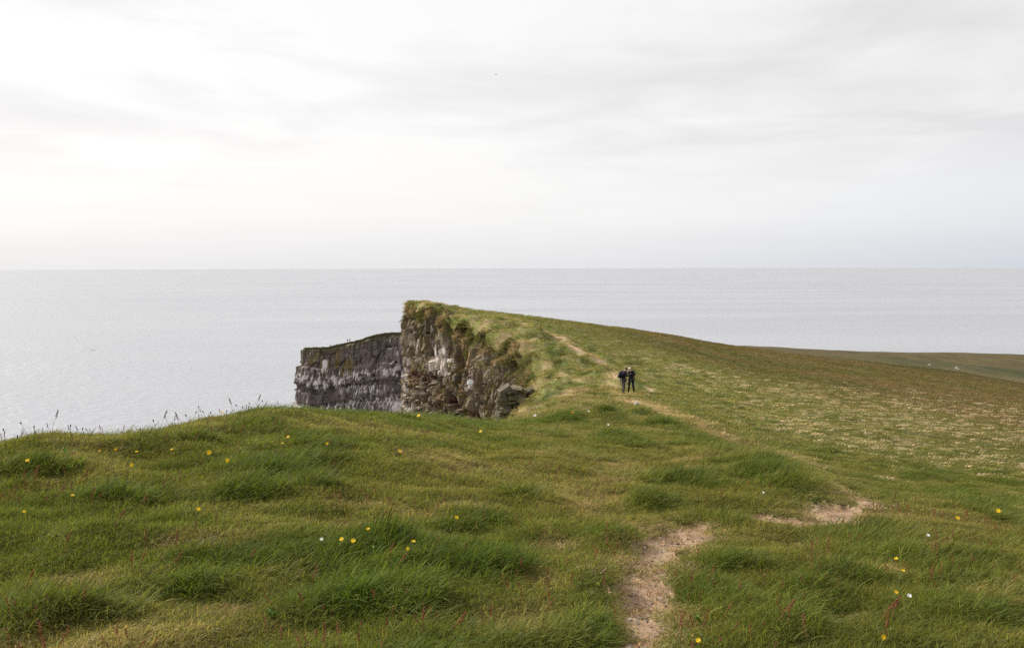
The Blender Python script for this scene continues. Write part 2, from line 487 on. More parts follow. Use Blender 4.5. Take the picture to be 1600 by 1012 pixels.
def land(x, y, s=None):
    """full height of the turf"""
    x = np.asarray(x, float)
    y = np.asarray(y, float)
    d = np.maximum(y, 1.0)
    z = base_height(x, y)
    z0 = z
    if s is None:
        s = edge_dist(x, y).reshape(x.shape)
    u = 800 + FPX * x / d
    near = 1 - sstep(25, 60, d)
    z = z + near * (0.065 * fbm(x / 1.1, y / 1.1, 21, 3) + 0.034 * perlin(x / 0.42, y / 0.42, 25))
    mid = sstep(14, 40, d) * (1 - sstep(180, 300, d))
    fieldside = sstep(0, 30, s - 8)
    z = z + mid * (0.30 * (1 - fieldside) + 0.09) * fbm(x / 5, y / 7, 31, 3)
    z = z + mid * (0.26 * (1 - fieldside) + 0.07) * np.abs(fbm(x / 1.8, y / 2.4, 41, 2))
    # hummocky bank between the path and the edge
    bank = sstep(48, 60, d) * (1 - sstep(120, 160, d)) * (1 - sstep(5, 14, s))
    z = z + bank * (0.8 * fbm(x / 3.0 + 0.3 * y / 6, y / 5.0, 51, 3) + 0.9 * (0.4 - np.abs(perlin(x / 3.6 + 2.2, y / 4.6, 53))))
    lipz = sstep(46, 58, d) * (1 - sstep(190, 240, d))
    z = z - lipz * 1.3 * np.exp(-np.maximum(s, 0) / 1.8) * np.clip(0.45 + 1.2 * perlin(x / 4, y / 5, 57), 0, 1.4)
    z = z + sstep(120, 300, d) * 0.7 * fbm(x / 30, y / 30, 61, 3)
    flat = np.exp(-((x - 6.0) / 7) ** 2 - ((y - 58) / 14) ** 2)      # level stretch of path where the two walkers stand
    z = z + flat * (z0 - z) * 0.85
    for cx, cy, rx, ry, hh in TALL:
        k = (np.abs(x - cx) < 2.2 * rx) & (np.abs(y - cy) < 2.2 * ry)
        if k.any():
            r2 = ((x[k] - cx) / rx) ** 2 + ((y[k] - cy) / ry) ** 2
            z[k] += hh * 0.55 * np.exp(-r2 * 1.5) * (0.75 + 0.8 * perlin(x[k] / 0.6, y[k] / 0.7, 27))
    soil = ell_mask(SOIL, x, y)
    z = z - soil * np.clip(0.006 * d, 0.03, 0.10)
    return z, s, soil


def ground_cover(x, y, s, soil):
    """living colour of the turf, how long and how dry the grass is"""
    d = np.maximum(y, 1.0)
    u = 800 + FPX * x / d
    tall = np.zeros(x.shape)
    for cx, cy, rx, ry, hh in TALL:
        k = (np.abs(x - cx) < 2.2 * rx) & (np.abs(y - cy) < 2.2 * ry)
        if k.any():
            r2 = ((x[k] - cx) / rx) ** 2 + ((y[k] - cy) / ry) ** 2
            tall[k] = np.maximum(tall[k], np.exp(-r2 * 1.3) * min(1.0, 0.45 + 4 * hh))
    tall = np.clip(tall * (0.62 + 1.5 * fbm(x / 0.55, y / 0.6, 73, 3)) + 0.50 * sstep(0.05, 0.5, fbm(x / 1.3, y / 1.6, 71, 3)) * (1 - sstep(30, 60, d)), 0, 1)
    tall = np.maximum(tall, 0.75 * (1 - sstep(1.2, 4.2, s)) * (1 - sstep(16, 24, d)) * (0.6 + 0.6 * fbm(x / 0.8, y / 0.8, 77, 2)))
    tall = np.clip(tall, 0, 1) * (1 - soil)
    dry = 0.8 * ell_mask(DRY, x, y, 0.6, 0.3, 9)
    n1 = fbm(x / 2.2, y / 2.6, 81, 4)
    n2 = fbm(x / 9, y / 12, 85, 3)
    n3 = fbm(x / 0.5, y / 0.5, 88, 2)
    dry = np.clip(dry + 0.03 + 0.60 * sstep(-0.1, 0.45, n1) + 0.2 * sstep(0.1, 0.5, n3) - 0.7 * tall, 0, 1)
    green = np.array((0.088, 0.114, 0.023))
    lush = np.array((0.062, 0.092, 0.017))
    olive = np.array((0.122, 0.127, 0.034))
    straw = np.array((0.27, 0.22, 0.105))
    brown = np.array((0.094, 0.074, 0.037))
    w = lambda t: t[..., None]
    c = green + (olive - green) * w(sstep(-0.45, 0.45, n2 + 0.4 * n1))
    c = c + (lush - c) * w(tall * 0.85)
    c = c + (straw - c) * w(dry * 0.50)
    # mid slopes: yellower, the open field browner, the far hill brown
    mid = sstep(18, 50, d) * (1 - sstep(150, 260, d))
    c = c + (np.array((0.128, 0.131, 0.046)) - c) * w(mid * 0.6)
    fieldside = sstep(10, 40, s) * sstep(24, 45, d)
    al, ac = 0.98 * y - 0.2 * x, 0.98 * x + 0.2 * y        # the slope is streaked along its contours
    nf = fbm(ac / 6, al / 45, 91, 4)
    ng = fbm(ac / 9 + 3, al / 60, 93, 3)
    fc = np.array((0.094, 0.092, 0.032)) + (np.array((0.118, 0.096, 0.046)) - np.array((0.094, 0.092, 0.032))) * w(sstep(-0.25, 0.3, nf))
    fc = fc + (np.array((0.060, 0.072, 0.022)) - fc) * w(0.8 * sstep(0.08, 0.34, ng))
    fc = fc * np.array((0.90, 0.84, 0.84))
    c = c + (fc - c) * w(fieldside * 0.9)
    c = c * (1 - 0.30 * w(sstep(280, 380, d)))  # far turf painted darker, for the shade between blades missing there
    far = sstep(170, 300, d + 0.6 * s)
    nb = fbm(x / 60, y / 110, 95, 4)
    fb = brown + (np.array((0.058, 0.061, 0.027)) - brown) * w(sstep(0.0, 0.35, nb))
    c = c + (fb * (1 - 0.20 * w(sstep(280, 380, d))) * (1 + 0.5 * w(fbm(x / 9, y / 22, 97, 4))) - c) * w(far * 0.9)  # brown hill darkened as well, standing in for missing blade shade
    # mottled heath on the ridge
    ridge = sstep(32, 48, d) * (1 - sstep(150, 190, d)) * (1 - sstep(14, 32, s))
    m1 = fbm(x / 2.6, y / 4.2, 111, 3)
    m2 = fbm(x / 1.9, y / 3.0, 115, 3)
    c = c + (np.array((0.058, 0.078, 0.022)) - c) * w(ridge * 0.8 * sstep(0.08, 0.32, m1))
    c = c + (np.array((0.20, 0.165, 0.10)) - c) * w(ridge * 0.7 * sstep(0.12, 0.38, m2))
    corr = ell_mask([(a_, b_, c_ * 1.9, d_ * 1.9) for a_, b_, c_, d_ in SOIL], x, y, 0.6, 0.3, 13) * sstep(12, 20, d)
    c = c + (np.array((0.27, 0.22, 0.125)) - c) * w(corr * 0.8)
    # dry banks by the cliff edge
    lip = (1 - sstep(1.0, 7, s)) * sstep(45, 60, d) * (1 - sstep(200, 300, d))
    nl = fbm(x / 2.5, y / 4, 99, 3)
    c = c + (np.array((0.27, 0.205, 0.125)) - c) * w(lip * 0.75 * sstep(-0.05, 0.3, nl))
    c = c * (1 + 0.34 * w(n3)) * np.array((1.12, 1.10, 0.96))
    return np.clip(c, 0.01, 0.6), tall, dry


def hit(u, v, h=0.0):
    """base point of something standing h tall whose top shows at a photo position"""
    a, t = ray(u, v)
    x = a * _hd
    z = land(x, _hd, np.full(x.shape, 20.0))[0]
    below = -t * _hd <= z + h
    k = int(np.argmax(below)) if below.any() else len(_hd) - 1
    d = _hd[k]
    return Vector((a * d, d, z[k]))


def height_at(x, y):
    X, Y = np.array([x, x + 1e-6]), np.array([y, y])
    return float(land(X, Y)[0][0])


# ------------------------------------------------------------------ object helpers
def tag(o, label=None, cat=None, group=None, kind=None):
    if label:
        o['label'] = label
    if cat:
        o['category'] = cat
    if group:
        o['group'] = group
    if kind:
        o['kind'] = kind
    return o


def mesh_from(name, verts, faces=None, quads=None, smooth=True):
    me = bpy.data.meshes.new(name)
    if quads is not None:
        quads = np.asarray(quads, np.int32)
        v = np.asarray(verts, np.float32)
        me.vertices.add(len(v))
        me.vertices.foreach_set('co', v.ravel())
        me.loops.add(quads.size)
        me.loops.foreach_set('vertex_index', quads.ravel())
        me.polygons.add(len(quads))
        me.polygons.foreach_set('loop_start', np.arange(0, quads.size, quads.shape[1], dtype=np.int32))
        me.polygons.foreach_set('use_smooth', np.full(len(quads), smooth))
        me.update(calc_edges=True)
    else:
        me.from_pydata([tuple(x) for x in verts], [], [tuple(f) for f in faces])
        if smooth:
            me.polygons.foreach_set('use_smooth', np.full(len(me.polygons), True))
        me.update()
    return me


def colour_attr(me, name, rgb):
    at = me.attributes.new(name, 'FLOAT_COLOR', 'POINT')
    c = np.ones((len(rgb), 4), np.float32)
    c[:, :3] = rgb
    at.data.foreach_set('color', c.ravel())


def float_attr(me, name, val):
    at = me.attributes.new(name, 'FLOAT', 'POINT')
    at.data.foreach_set('value', np.asarray(val, np.float32))


def obj(name, me, mat=None, parent=None, loc=None):
    o = bpy.data.objects.new(name, me)
    COL.objects.link(o)
    if mat and me is not None and not me.materials:
        me.materials.append(mat)
    if parent:
        o.parent = parent
    if loc is not None:
        o.location = loc
    return o


def empty(name, loc=(0, 0, 0), rz=0.0):
    o = bpy.data.objects.new(name, None)
    o.empty_display_size = 0.1
    COL.objects.link(o)
    o.location = loc
    o.rotation_euler = (0, 0, rz)
    return o


def copy_tree(o, parent=None):
    c = o.copy()
    COL.objects.link(c)
    if parent:
        c.parent = parent
    for ch in [k for k in o.children]:
        copy_tree(ch, c)
    return c


def compact(verts, quads, extra):
    used = np.unique(quads)
    remap = np.zeros(len(verts), np.int64)
    remap[used] = np.arange(len(used))
    return verts[used], remap[quads], [e[used] for e in extra]


def material(name):
    m = bpy.data.materials.new(name)
    m.use_nodes = True
    nt = m.node_tree
    b = nt.nodes['Principled BSDF']
    return m, nt, b


def plain(name, col, rough=0.7, spec=0.3, var=0.0):
    m, nt, b = material(name)
    b.inputs['Roughness'].default_value = rough
    b.inputs['Specular IOR Level'].default_value = spec
    tc = nd(nt, 'ShaderNodeTexCoord')
    n = noise(nt, tc.outputs['Object'], 30, 3)
    k = max(var, 0.08)
    c = mixcol(nt, n, tuple(min(1, x * (1 - 2 * k)) for x in col), tuple(min(1, x * (1 + 2 * k)) for x in col))
    link(nt, c, b.inputs['Base Color'])
    return m


# ------------------------------------------------------------------ materials of the setting
def ground_material():
    m, nt, b = material('turf')
    at = nd(nt, 'ShaderNodeAttribute', attribute_name='gcol')
    tc = nd(nt, 'ShaderNodeTexCoord')
    p = tc.outputs['Object']
    fine = noise(nt, p, 14, 4, 0.65)
    tuft = noise(nt, mapping(nt, p, (1.0, 0.6, 1.0), (0, 0, 0.3)), 2.1, 5, 0.65, 0.6)
    big = noise(nt, mapping(nt, p, (0.12, 0.05, 0.12), (0, 0, 0.15)), 1.0, 4, 0.6)
    k = math_node(nt, 'ADD', math_node(nt, 'MULTIPLY', fine, 0.7), math_node(nt, 'MULTIPLY', tuft, 1.0))
    k = math_node(nt, 'ADD', k, math_node(nt, 'MULTIPLY', big, 0.5))
    k = math_node(nt, 'SUBTRACT', k, 0.10)
    sc_ = nd(nt, 'ShaderNodeVectorMath', operation='SCALE')
    link(nt, at.outputs['Color'], sc_.inputs[0])
    link(nt, k, sc_.inputs['Scale'])
    link(nt, sc_.outputs[0], b.inputs['Base Color'])
    b.inputs['Roughness'].default_value = 0.95
    b.inputs['Specular IOR Level'].default_value = 0.1
    bp = nd(nt, 'ShaderNodeBump')
    bp.inputs['Strength'].default_value = 0.7
    bp.inputs['Distance'].default_value = 0.12
    link(nt, math_node(nt, 'ADD', math_node(nt, 'MULTIPLY', fine, 0.3), tuft), bp.inputs['Height'])
    link(nt, bp.outputs[0], b.inputs['Normal'])
    return m


def path_material():
    m, nt, b = material('trodden_soil')
    tc = nd(nt, 'ShaderNodeTexCoord')
    p = tc.outputs['Object']
    a = noise(nt, p, 3.5, 5, 0.6, 0.4)
    f = noise(nt, p, 45, 4, 0.7)
    s = noise(nt, mapping(nt, p, (60, 14, 30), (0, 0, 0.5)), 1.0, 3, 0.6)
    c = ramp(nt, a, [(0.25, (0.21, 0.135, 0.098)), (0.45, (0.31, 0.21, 0.15)), (0.6, (0.42, 0.32, 0.215)), (0.75, (0.30, 0.25, 0.13))])
    c = mixcol(nt, math_node(nt, 'MULTIPLY', ramp(nt, s, [(0.45, (0,) * 3), (0.7, (1,) * 3)]), 0.6), c, (0.48, 0.38, 0.25))
    c = mixcol(nt, 0.55, c, mixcol(nt, f, (0.05, 0.035, 0.025), (0.9, 0.8, 0.65)), 'SOFT_LIGHT')
    link(nt, c, b.inputs['Base Color'])
    b.inputs['Roughness'].default_value = 0.95
    b.inputs['Specular IOR Level'].default_value = 0.15
    bp = nd(nt, 'ShaderNodeBump')
    bp.inputs['Strength'].default_value = 0.8
    bp.inputs['Distance'].default_value = 0.03
    link(nt, math_node(nt, 'ADD', f, a), bp.inputs['Height'])
    link(nt, bp.outputs[0], b.inputs['Normal'])
    return m


def rock_material(name, attr=True, fine_scale=6.0):
    m, nt, b = material(name)
    tc = nd(nt, 'ShaderNodeTexCoord')
    geo = nd(nt, 'ShaderNodeNewGeometry')
    p = geo.outputs['Position'] if attr else tc.outputs['Object']
    f = noise(nt, p, fine_scale, 6, 0.7, 0.4)
    g = noise(nt, p, fine_scale * 0.25, 4, 0.6, 0.4)
    if attr:
        base = nd(nt, 'ShaderNodeAttribute', attribute_name='rcol').outputs['Color']
    else:
        oi = nd(nt, 'ShaderNodeObjectInfo')
        base = ramp(nt, oi.outputs['Random'], [(0.0, (0.065, 0.056, 0.042)), (0.3, (0.135, 0.118, 0.085)), (0.5, (0.088, 0.075, 0.052)), (0.7, (0.17, 0.15, 0.112)), (0.88, (0.13, 0.108, 0.055)), (1.0, (0.24, 0.22, 0.19))])
        base = mixcol(nt, ramp(nt, g, [(0.52, (0,) * 3), (0.62, (1,) * 3)]), base, (0.19, 0.175, 0.07))
    c = mixcol(nt, 0.75, base, mixcol(nt, f, (0.1, 0.1, 0.1), (0.92, 0.9, 0.88)), 'OVERLAY')
    c = mixcol(nt, ramp(nt, g, [(0.35, (0.0,) * 3), (0.75, (0.35,) * 3)]), c, mixcol(nt, 1.0, base, (0.62, 0.6, 0.55), 'MULTIPLY'))
    link(nt, c, b.inputs['Base Color'])
    b.inputs['Roughness'].default_value = 0.9
    b.inputs['Specular IOR Level'].default_value = 0.2
    bp = nd(nt, 'ShaderNodeBump')
    bp.inputs['Strength'].default_value = 0.9
    bp.inputs['Distance'].default_value = 0.15
    link(nt, math_node(nt, 'ADD', f, g), bp.inputs['Height'])
    link(nt, bp.outputs[0], b.inputs['Normal'])
    return m


def sea_material():
    m, nt, b = material('sea_water')
    geo = nd(nt, 'ShaderNodeNewGeometry')
    p = geo.outputs['Position']
    w1 = noise(nt, mapping(nt, p, (0.065, 0.055, 0.05), (0, 0, 0.25)), 1.0, 4, 0.6, 0.5)
    w2 = noise(nt, mapping(nt, p, (0.012, 0.03, 0.05), (0, 0, -0.2)), 1.0, 4, 0.55, 0.4)
    w3 = noise(nt, mapping(nt, p, (0.4, 0.9, 0.5), (0, 0, 0.4)), 1.0, 3, 0.6, 0.2)
    w4 = noise(nt, mapping(nt, p, (0.0006, 0.0028, 0.001), (0, 0, 0.05)), 1.0, 3, 0.5, 0.3)
    h = math_node(nt, 'ADD', math_node(nt, 'MULTIPLY', w1, 7.0), math_node(nt, 'MULTIPLY', w2, 0.7))
    bp = nd(nt, 'ShaderNodeBump')
    bp.inputs['Strength'].default_value = 1.0
    bp.inputs['Distance'].default_value = 0.42
    link(nt, h, bp.inputs['Height'])
    link(nt, bp.outputs[0], b.inputs['Normal'])
    b.inputs['Base Color'].default_value = (0.27, 0.278, 0.302, 1)  # paler than water: haze and sky glare put into the colour
    link(nt, ramp(nt, w4, [(0.38, (0.25,) * 3), (0.62, (0.40,) * 3)]), b.inputs['Roughness'])
    b.inputs['IOR'].default_value = 1.34
    b.inputs['Specular IOR Level'].default_value = 0.9
    return m


def grass_material(name, trans=0.4):
    m, nt, b = material(name)
    at = nd(nt, 'ShaderNodeAttribute', attribute_type='INSTANCER', attribute_name='gcol')
    bv = nd(nt, 'ShaderNodeAttribute', attribute_name='bv')
    c = mixcol(nt, 1.0, at.outputs['Color'], bv.outputs['Color'], 'MULTIPLY')
    link(nt, c, b.inputs['Base Color'])
    b.inputs['Roughness'].default_value = 0.7
    b.inputs['Specular IOR Level'].default_value = 0.10
    tr = nd(nt, 'ShaderNodeBsdfTranslucent')
    link(nt, mixcol(nt, 1.0, c, (1.25, 1.25, 0.7), 'MULTIPLY'), tr.inputs[0])
    mx = nd(nt, 'ShaderNodeMixShader')
    mx.inputs[0].default_value = trans
    link(nt, b.outputs[0], mx.inputs[1])
    link(nt, tr.outputs[0], mx.inputs[2])
    link(nt, mx.outputs[0], nt.nodes['Material Output'].inputs[0])
    return m


M_TURF, M_PATH = ground_material(), path_material()
M_ROCK = rock_material('basalt')
M_BLOCK = rock_material('basalt_block', False, 3.0)
M_FAR = rock_material('far_basalt', True, 1.2)
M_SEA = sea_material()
M_GRASS = grass_material('grass_blade')

# ------------------------------------------------------------------ sea
SEA_Z = -150.0


def build_sea():
    rr = np.concatenate([[60, 400], np.exp(np.linspace(math.log(700), math.log(45000), 40))])
    th = np.linspace(0, 2 * math.pi, 181)[:-1]
    R, T = np.meshgrid(rr, th, indexing='ij')
    v = np.stack([R * np.sin(T), R * np.cos(T), np.full(R.shape, SEA_Z)], -1).reshape(-1, 3)
    n = len(th)
    i, j = np.meshgrid(np.arange(len(rr) - 1), np.arange(n), indexing='ij')
    i, j = i.ravel(), j.ravel()
    jn = (j + 1) % n
    q = np.stack([i * n + j, i * n + jn, (i + 1) * n + jn, (i + 1) * n + j], -1)[:, ::-1]
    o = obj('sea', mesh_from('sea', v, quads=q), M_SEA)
    tag(o, 'pale silvery grey sea stretching out to the horizon', kind='structure')


build_sea()

# ------------------------------------------------------------------ turf and the trodden path
def build_ground():
    th = np.concatenate([np.linspace(-115, -38, 60)[:-1], np.linspace(-38, 38, 680), np.linspace(38, 115, 60)[1:]])
    th = np.radians(th)
    rr = np.concatenate([[0.4, 1.0, 1.8, 2.6, 3.2], np.exp(np.linspace(math.log(3.7), math.log(40), 400)), np.exp(np.linspace(math.log(40), math.log(760), 330))[1:]])
    R, T = np.meshgrid(rr, th, indexing='ij')
    x, y = (R * np.sin(T)).ravel(), (R * np.cos(T)).ravel()
    s, fx, fy = edge_dist(x, y, True)
    lipw = 0.12 + 0.014 * np.maximum(y, 0)
    snap = (s < 0) & (s > -lipw)              # the outermost row of turf follows the edge
    out = 0.08 / np.maximum(-s, 1e-3)
    x, y = np.where(snap, fx + (x - fx) * out, x), np.where(snap, fy + (y - fy) * out, y)
    cut = s < -lipw
    s = np.where(snap, 0.0, s)
    keep_v = ~cut
    z = np.zeros(x.shape)
    soil = np.zeros(x.shape)
    z[keep_v], _, soil[keep_v] = land(x[keep_v], y[keep_v], s[keep_v])
    z = z - 0.35 * np.exp(-np.maximum(s, 0) / 0.5) * (s < 3)
    # far shore of the headland drops to the sea
    z = z - np.maximum(np.hypot(x, y) - 640, 0) * 1.6
    n = len(th)
    i, j = np.meshgrid(np.arange(len(rr) - 1), np.arange(n - 1), indexing='ij')
    i, j = i.ravel(), j.ravel()
    q = np.stack([i * n + j, (i + 1) * n + j, (i + 1) * n + j + 1, i * n + j + 1], -1)
    ok = ~cut[q].any(1)
    q = q[ok][:, ::-1]
    c, tall, dry = ground_cover(x, y, s, soil)
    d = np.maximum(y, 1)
    under = 1 - sstep(20, 70, d)             # dark thatch under the blades, painted darker still to deepen the shaded hollows
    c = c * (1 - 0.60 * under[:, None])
    V = np.stack([x, y, z], -1)
    bare = soil[q].mean(1) > np.where(y[q[:, 0]] > 18, 0.33, 0.45)
    for nm, sel, mat, lab in (('ground', ~bare, M_TURF, 'grassy clifftop turf sloping from the rim to the far hill'), ('path', bare, M_PATH, 'trodden bare soil footpath winding along the clifftop')):
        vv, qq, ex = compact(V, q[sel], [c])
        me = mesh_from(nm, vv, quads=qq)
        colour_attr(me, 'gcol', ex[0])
        o = obj(nm, me, mat)
        tag(o, lab, kind='structure')


build_ground()

# ------------------------------------------------------------------ sea cliffs
def edge_samples(i0, i1, step):
    """points along the smoothed edge between two of its corner points, with outward normals"""
    p0, p1 = EDGE_PTS[i0], EDGE_PTS[i1]
    global EDGE
    a = int(np.argmin(np.hypot(*(EDGE - p0).T)))
    b = int(np.argmin(np.hypot(*(EDGE - p1).T)))
    p = EDGE[a:b + 1]
    L = np.concatenate([[0], np.cumsum(np.hypot(*np.diff(p, axis=0).T))])
    n = max(4, int(L[-1] / step))
    s = np.linspace(0, L[-1], n)
    q = np.stack([np.interp(s, L, p[:, 0]), np.interp(s, L, p[:, 1])], -1)
    k = max(2, int(2.0 / step))
    w = np.ones(2 * k + 1) / (2 * k + 1)
    t = np.gradient(q, axis=0)
    for c in (0, 1):
        t[:, c] = np.convolve(np.pad(t[:, c], k, mode='edge'), w, 'valid')
    t /= np.hypot(t[:, 0], t[:, 1])[:, None]
    return s, q, np.stack([-t[:, 1], t[:, 0]], -1)


def lay(c, col, m):
    return c + (np.array(col) - c) * np.clip(m, 0, 1)[..., None]


def spot(u, v, cu, cv, ru, rv):
    return np.exp(-(((u - cu) / ru) ** 2 + ((v - cv) / rv) ** 2))


def sheet_quads(ns, nk):
    i, j = np.meshgrid(np.arange(ns - 1), np.arange(nk - 1), indexing='ij')
    i, j = i.ravel(), j.ravel()
    return np.stack([i * nk + j, i * nk + j + 1, (i + 1) * nk + j + 1, (i + 1) * nk + j], -1)


NEAR = {}


def build_near_cliff():
    s, q, nrm = edge_samples(10, 27, 0.115)
    top = land(q[:, 0], q[:, 1], np.full(len(q), 0.0))[0]
    dep = np.concatenate([np.arange(0, 27, 0.10), np.linspace(27, 160, 24)])
    S, D = np.meshgrid(s, dep, indexing='ij')
    Y = q[:, 1][:, None] + 0 * D
    big = fbm(S / 7, D / 11, 201, 3)
    wavy = D + 1.6 * perlin(S / 9, D / 9, 205)
    # lava beds, each set back or proud of the next
    bed = np.zeros(D.shape)
    edges = [1.6, 4.2, 8.6, 10.0, 13.5, 16.2, 20.0, 23.5, 30]
    setb = [0.0, 0.7, 0.5, -0.4, 0.7, 1.3, 0.5, 1.4, 1.2, 2.2]
    for a, b0, b1 in zip(edges, setb[:-1], setb[1:]):
        bed = bed + (b1 - b0) * sstep(a - 0.12, a + 0.12, wavy)
    rough = sstep(8.5, 12, wavy)
    col_h = 3.4 - 1.6 * rough
    e1, r1, q1, t1 = facets(S / 1.5 + 0.12 * perlin(S / 2, D / 3, 7), wavy / col_h, 211)
    e2, r2, q2, t2 = facets(S / 0.62 + 3.7 * r1, wavy / (1.25 - 0.45 * rough) + 0.3 * r1, 221)
    tip = sstep(118, 138, Y)
    off = (0.13 - 0.11 * tip) * D + bed * (1 - 0.6 * tip) + 0.9 * big * (1 - 0.5 * tip)
    off = off + 0.95 * (r1 - 0.5) + 0.8 * t1 - 1.0 * (1 - sstep(0.0, 0.12, e1)) - 1.3 * (q1 < 0.17)
    off = off + 0.42 * (r2 - 0.5) + 0.55 * t2 - 0.30 * (1 - sstep(0.0, 0.10, e2)) - 0.5 * (q2 < 0.12)
    off = off + 0.10 * fbm(S / 0.5, D / 0.5, 231, 3)
    # gully at the head of the cove: turf slope instead of a wall
    gy = np.exp(-((Y - 82) / 8.0) ** 2) + sstep(62, 52, Y) * 0
    gy = np.clip(np.exp(-((Y - 86.5) / 3.5) ** 2) + (1 - sstep(70, 76, Y)), 0, 1)
    off_g = 0.75 * D - 0.25 * np.minimum(D, 4) + 0.5 * fbm(S / 2, D / 2, 241, 3)
    off = off * (1 - gy) + off_g * gy
    off = np.minimum(off, 0.13 * D + 7)
    fade = sstep(0, 0.9, D)
    off = off * fade - 0.35 * (1 - fade)
    X = q[:, 0][:, None] + nrm[:, 0][:, None] * off
    YY = q[:, 1][:, None] + nrm[:, 1][:, None] * off
    Z = top[:, None] - D - 0.12
    Z = Z + 0.12 * fbm(S / 0.8, D / 0.8, 251, 3) * fade
    u, v = project(X, YY, Z)
    # rock colours, stains and ledge turf
    tone = 0.55 * r1 + 0.45 * r2
    c = np.empty(D.shape + (3,))
    c[:] = (0.105, 0.090, 0.063)
    c = lay(c, (0.30, 0.262, 0.195), tone ** 1.6)
    nz = fbm(S / 2.5, D / 3.5, 261, 4)
    c = lay(c, (0.20, 0.185, 0.075), sstep(0.0, 0.35, nz) * 0.75)
    c = lay(c, (0.26, 0.19, 0.06), sstep(0.25, 0.5, fbm(S / 1.4, D / 6, 265, 3)) * 0.8)
    c = lay(c, (0.30, 0.20, 0.07), spot(u, v, 731, 555, 6, 24) * 0.9 + spot(u, v, 643, 585, 5, 22) * 0.8)
    red = sstep(8.4, 9.0, wavy) * (1 - sstep(9.9, 10.6, wavy))
    c = lay(c, (0.115, 0.055, 0.042), red * 0.75 + spot(u, v, 738, 590, 12, 16) + spot(u, v, 700, 555, 25, 8) * 0.7)
    c = lay(c, (0.30, 0.275, 0.23), spot(u, v, 760, 570, 26, 26) * 0.9 + spot(u, v, 690, 520, 20, 25) * 0.4)
    gu = 0.6 * fbm(S / 0.7, D / 1.5, 271, 4) + 0.5 * fbm(S / 2.2, D / 4, 275, 3)
    gm = spot(u, v, 688, 565, 26, 26) * 1.35 + spot(u, v, 645, 535, 14, 28) * 0.75 + spot(u, v, 634, 590, 10, 50) * 0.6 + spot(u, v, 660, 620, 35, 25) * 0.35 + spot(u, v, 735, 600, 25, 14) * 0.5 + spot(u, v, 640, 640, 14, 12) * 0.9 + 0.02
    ledge = sstep(0.9, 2.2, np.gradient(off, dep, axis=1)) * (D > 1)
    below = np.maximum(ledge, 0.7 * np.roll(ledge, 4, 1))
    c = lay(c, (0.80, 0.78, 0.80), sstep(0.42, 0.68, 0.62 * gm + 0.9 * gu + 0.22 * (r2 - 0.5) + 0.10 * below) * 0.85)
    fleck = sstep(0.38, 0.55, perlin(S / 0.30, D / 0.42, 277)) * sstep(-0.1, 0.3, fbm(S / 4, D / 4, 279, 2)) * (1 - sstep(740, 800, u))
    c = lay(c, (0.62, 0.59, 0.56), fleck * 0.8)
    turf = np.clip((1 - sstep(0.5, 1.6 + 5.5 * np.clip(fbm(S / 4, D / 9, 291, 3) + 0.15, 0, 1), D)) + gy * sstep(-0.35, 0.1, fbm(S / 2, D / 2.5, 281, 3)) * 1.0, 0, 1)
    turf = np.maximum(turf, 0.85 * ledge * sstep(-0.15, 0.15, fbm(S / 3, D / 4, 297, 3)) * sstep(660, 720, u))
    turf = np.maximum(turf, spot(u, v, 832, 560, 32, 42) * sstep(-0.12, 0.12, fbm(S / 2.2, D / 2.2, 299, 3)))
    tcol = lay(np.broadcast_to(np.array((0.10, 0.105, 0.035)), c.shape), (0.25, 0.19, 0.11), sstep(-0.1, 0.35, fbm(S / 1.5, D / 1.5, 285, 3)))
    c = c + (tcol - c) * turf[..., None]
    c = c * np.array((0.92, 0.84, 0.74))
    # one more row of rock tucked in under the turf, so that no gap opens along the lip
    tuck = np.stack([q[:, 0] - nrm[:, 0] * 1.7, q[:, 1] - nrm[:, 1] * 1.7, top - 1.0], -1)[:, None]
    V = np.concatenate([tuck, np.stack([X, YY, Z], -1)], 1).reshape(-1, 3)
    cc = np.concatenate([c[:, :1], c], 1)
    me = mesh_from('cliff', V, quads=sheet_quads(len(s), len(dep) + 1), smooth=False)
    colour_attr(me, 'rcol', np.clip(cc, 0.02, 0.8).reshape(-1, 3))
    o = obj('cliff', me, M_ROCK)
    tag(o, 'broken basalt cliff face below the grassy ridge, streaked white by seabirds', kind='structure')
    NEAR.update(o=o, tcol=tcol, P=np.stack([X, YY, Z], -1), n=nrm, D=D, S=S, u=u, v=v, gy=gy, turf=turf, Y=Y)
    return o


CLIFF = build_near_cliff()


def chunk_mesh(name, seed, flat=1.0, cuts=7, corners=True):
    """an irregular broken block: a hull of jittered box corners with bevelled planes"""
    import bmesh
    rnd = random.Random(seed)
    bm = bmesh.new()
    for sx in (-1, 1) if corners else ():
        for sy in (-1, 1):
            for sz in (-1, 1):
                bm.verts.new((sx * rnd.uniform(.34, .52), sy * rnd.uniform(.34, .52), sz * rnd.uniform(.36, .52) * flat))
    for _ in range(cuts):
        d = Vector((rnd.gauss(0, 1), rnd.gauss(0, 1), rnd.gauss(0, 1))).normalized() * rnd.uniform(.44, .60)
        bm.verts.new((d.x, d.y, d.z * flat))
    r = bmesh.ops.convex_hull(bm, input=bm.verts)
    bmesh.ops.delete(bm, geom=list({g for g in r['geom_interior'] + r['geom_unused'] if isinstance(g, bmesh.types.BMVert)}), context='VERTS')
    me = bpy.data.meshes.new(name)
    bm.to_mesh(me)
    bm.free()
    return me


CHUNKS = [chunk_mesh('rock_block', 300 + k, 1.0, 12) for k in range(8)]
SLABS = [chunk_mesh('rock_slab', 400 + k, 0.45, 4) for k in range(5)]
for _m in CHUNKS + SLABS:
    _m.materials.append(M_BLOCK)


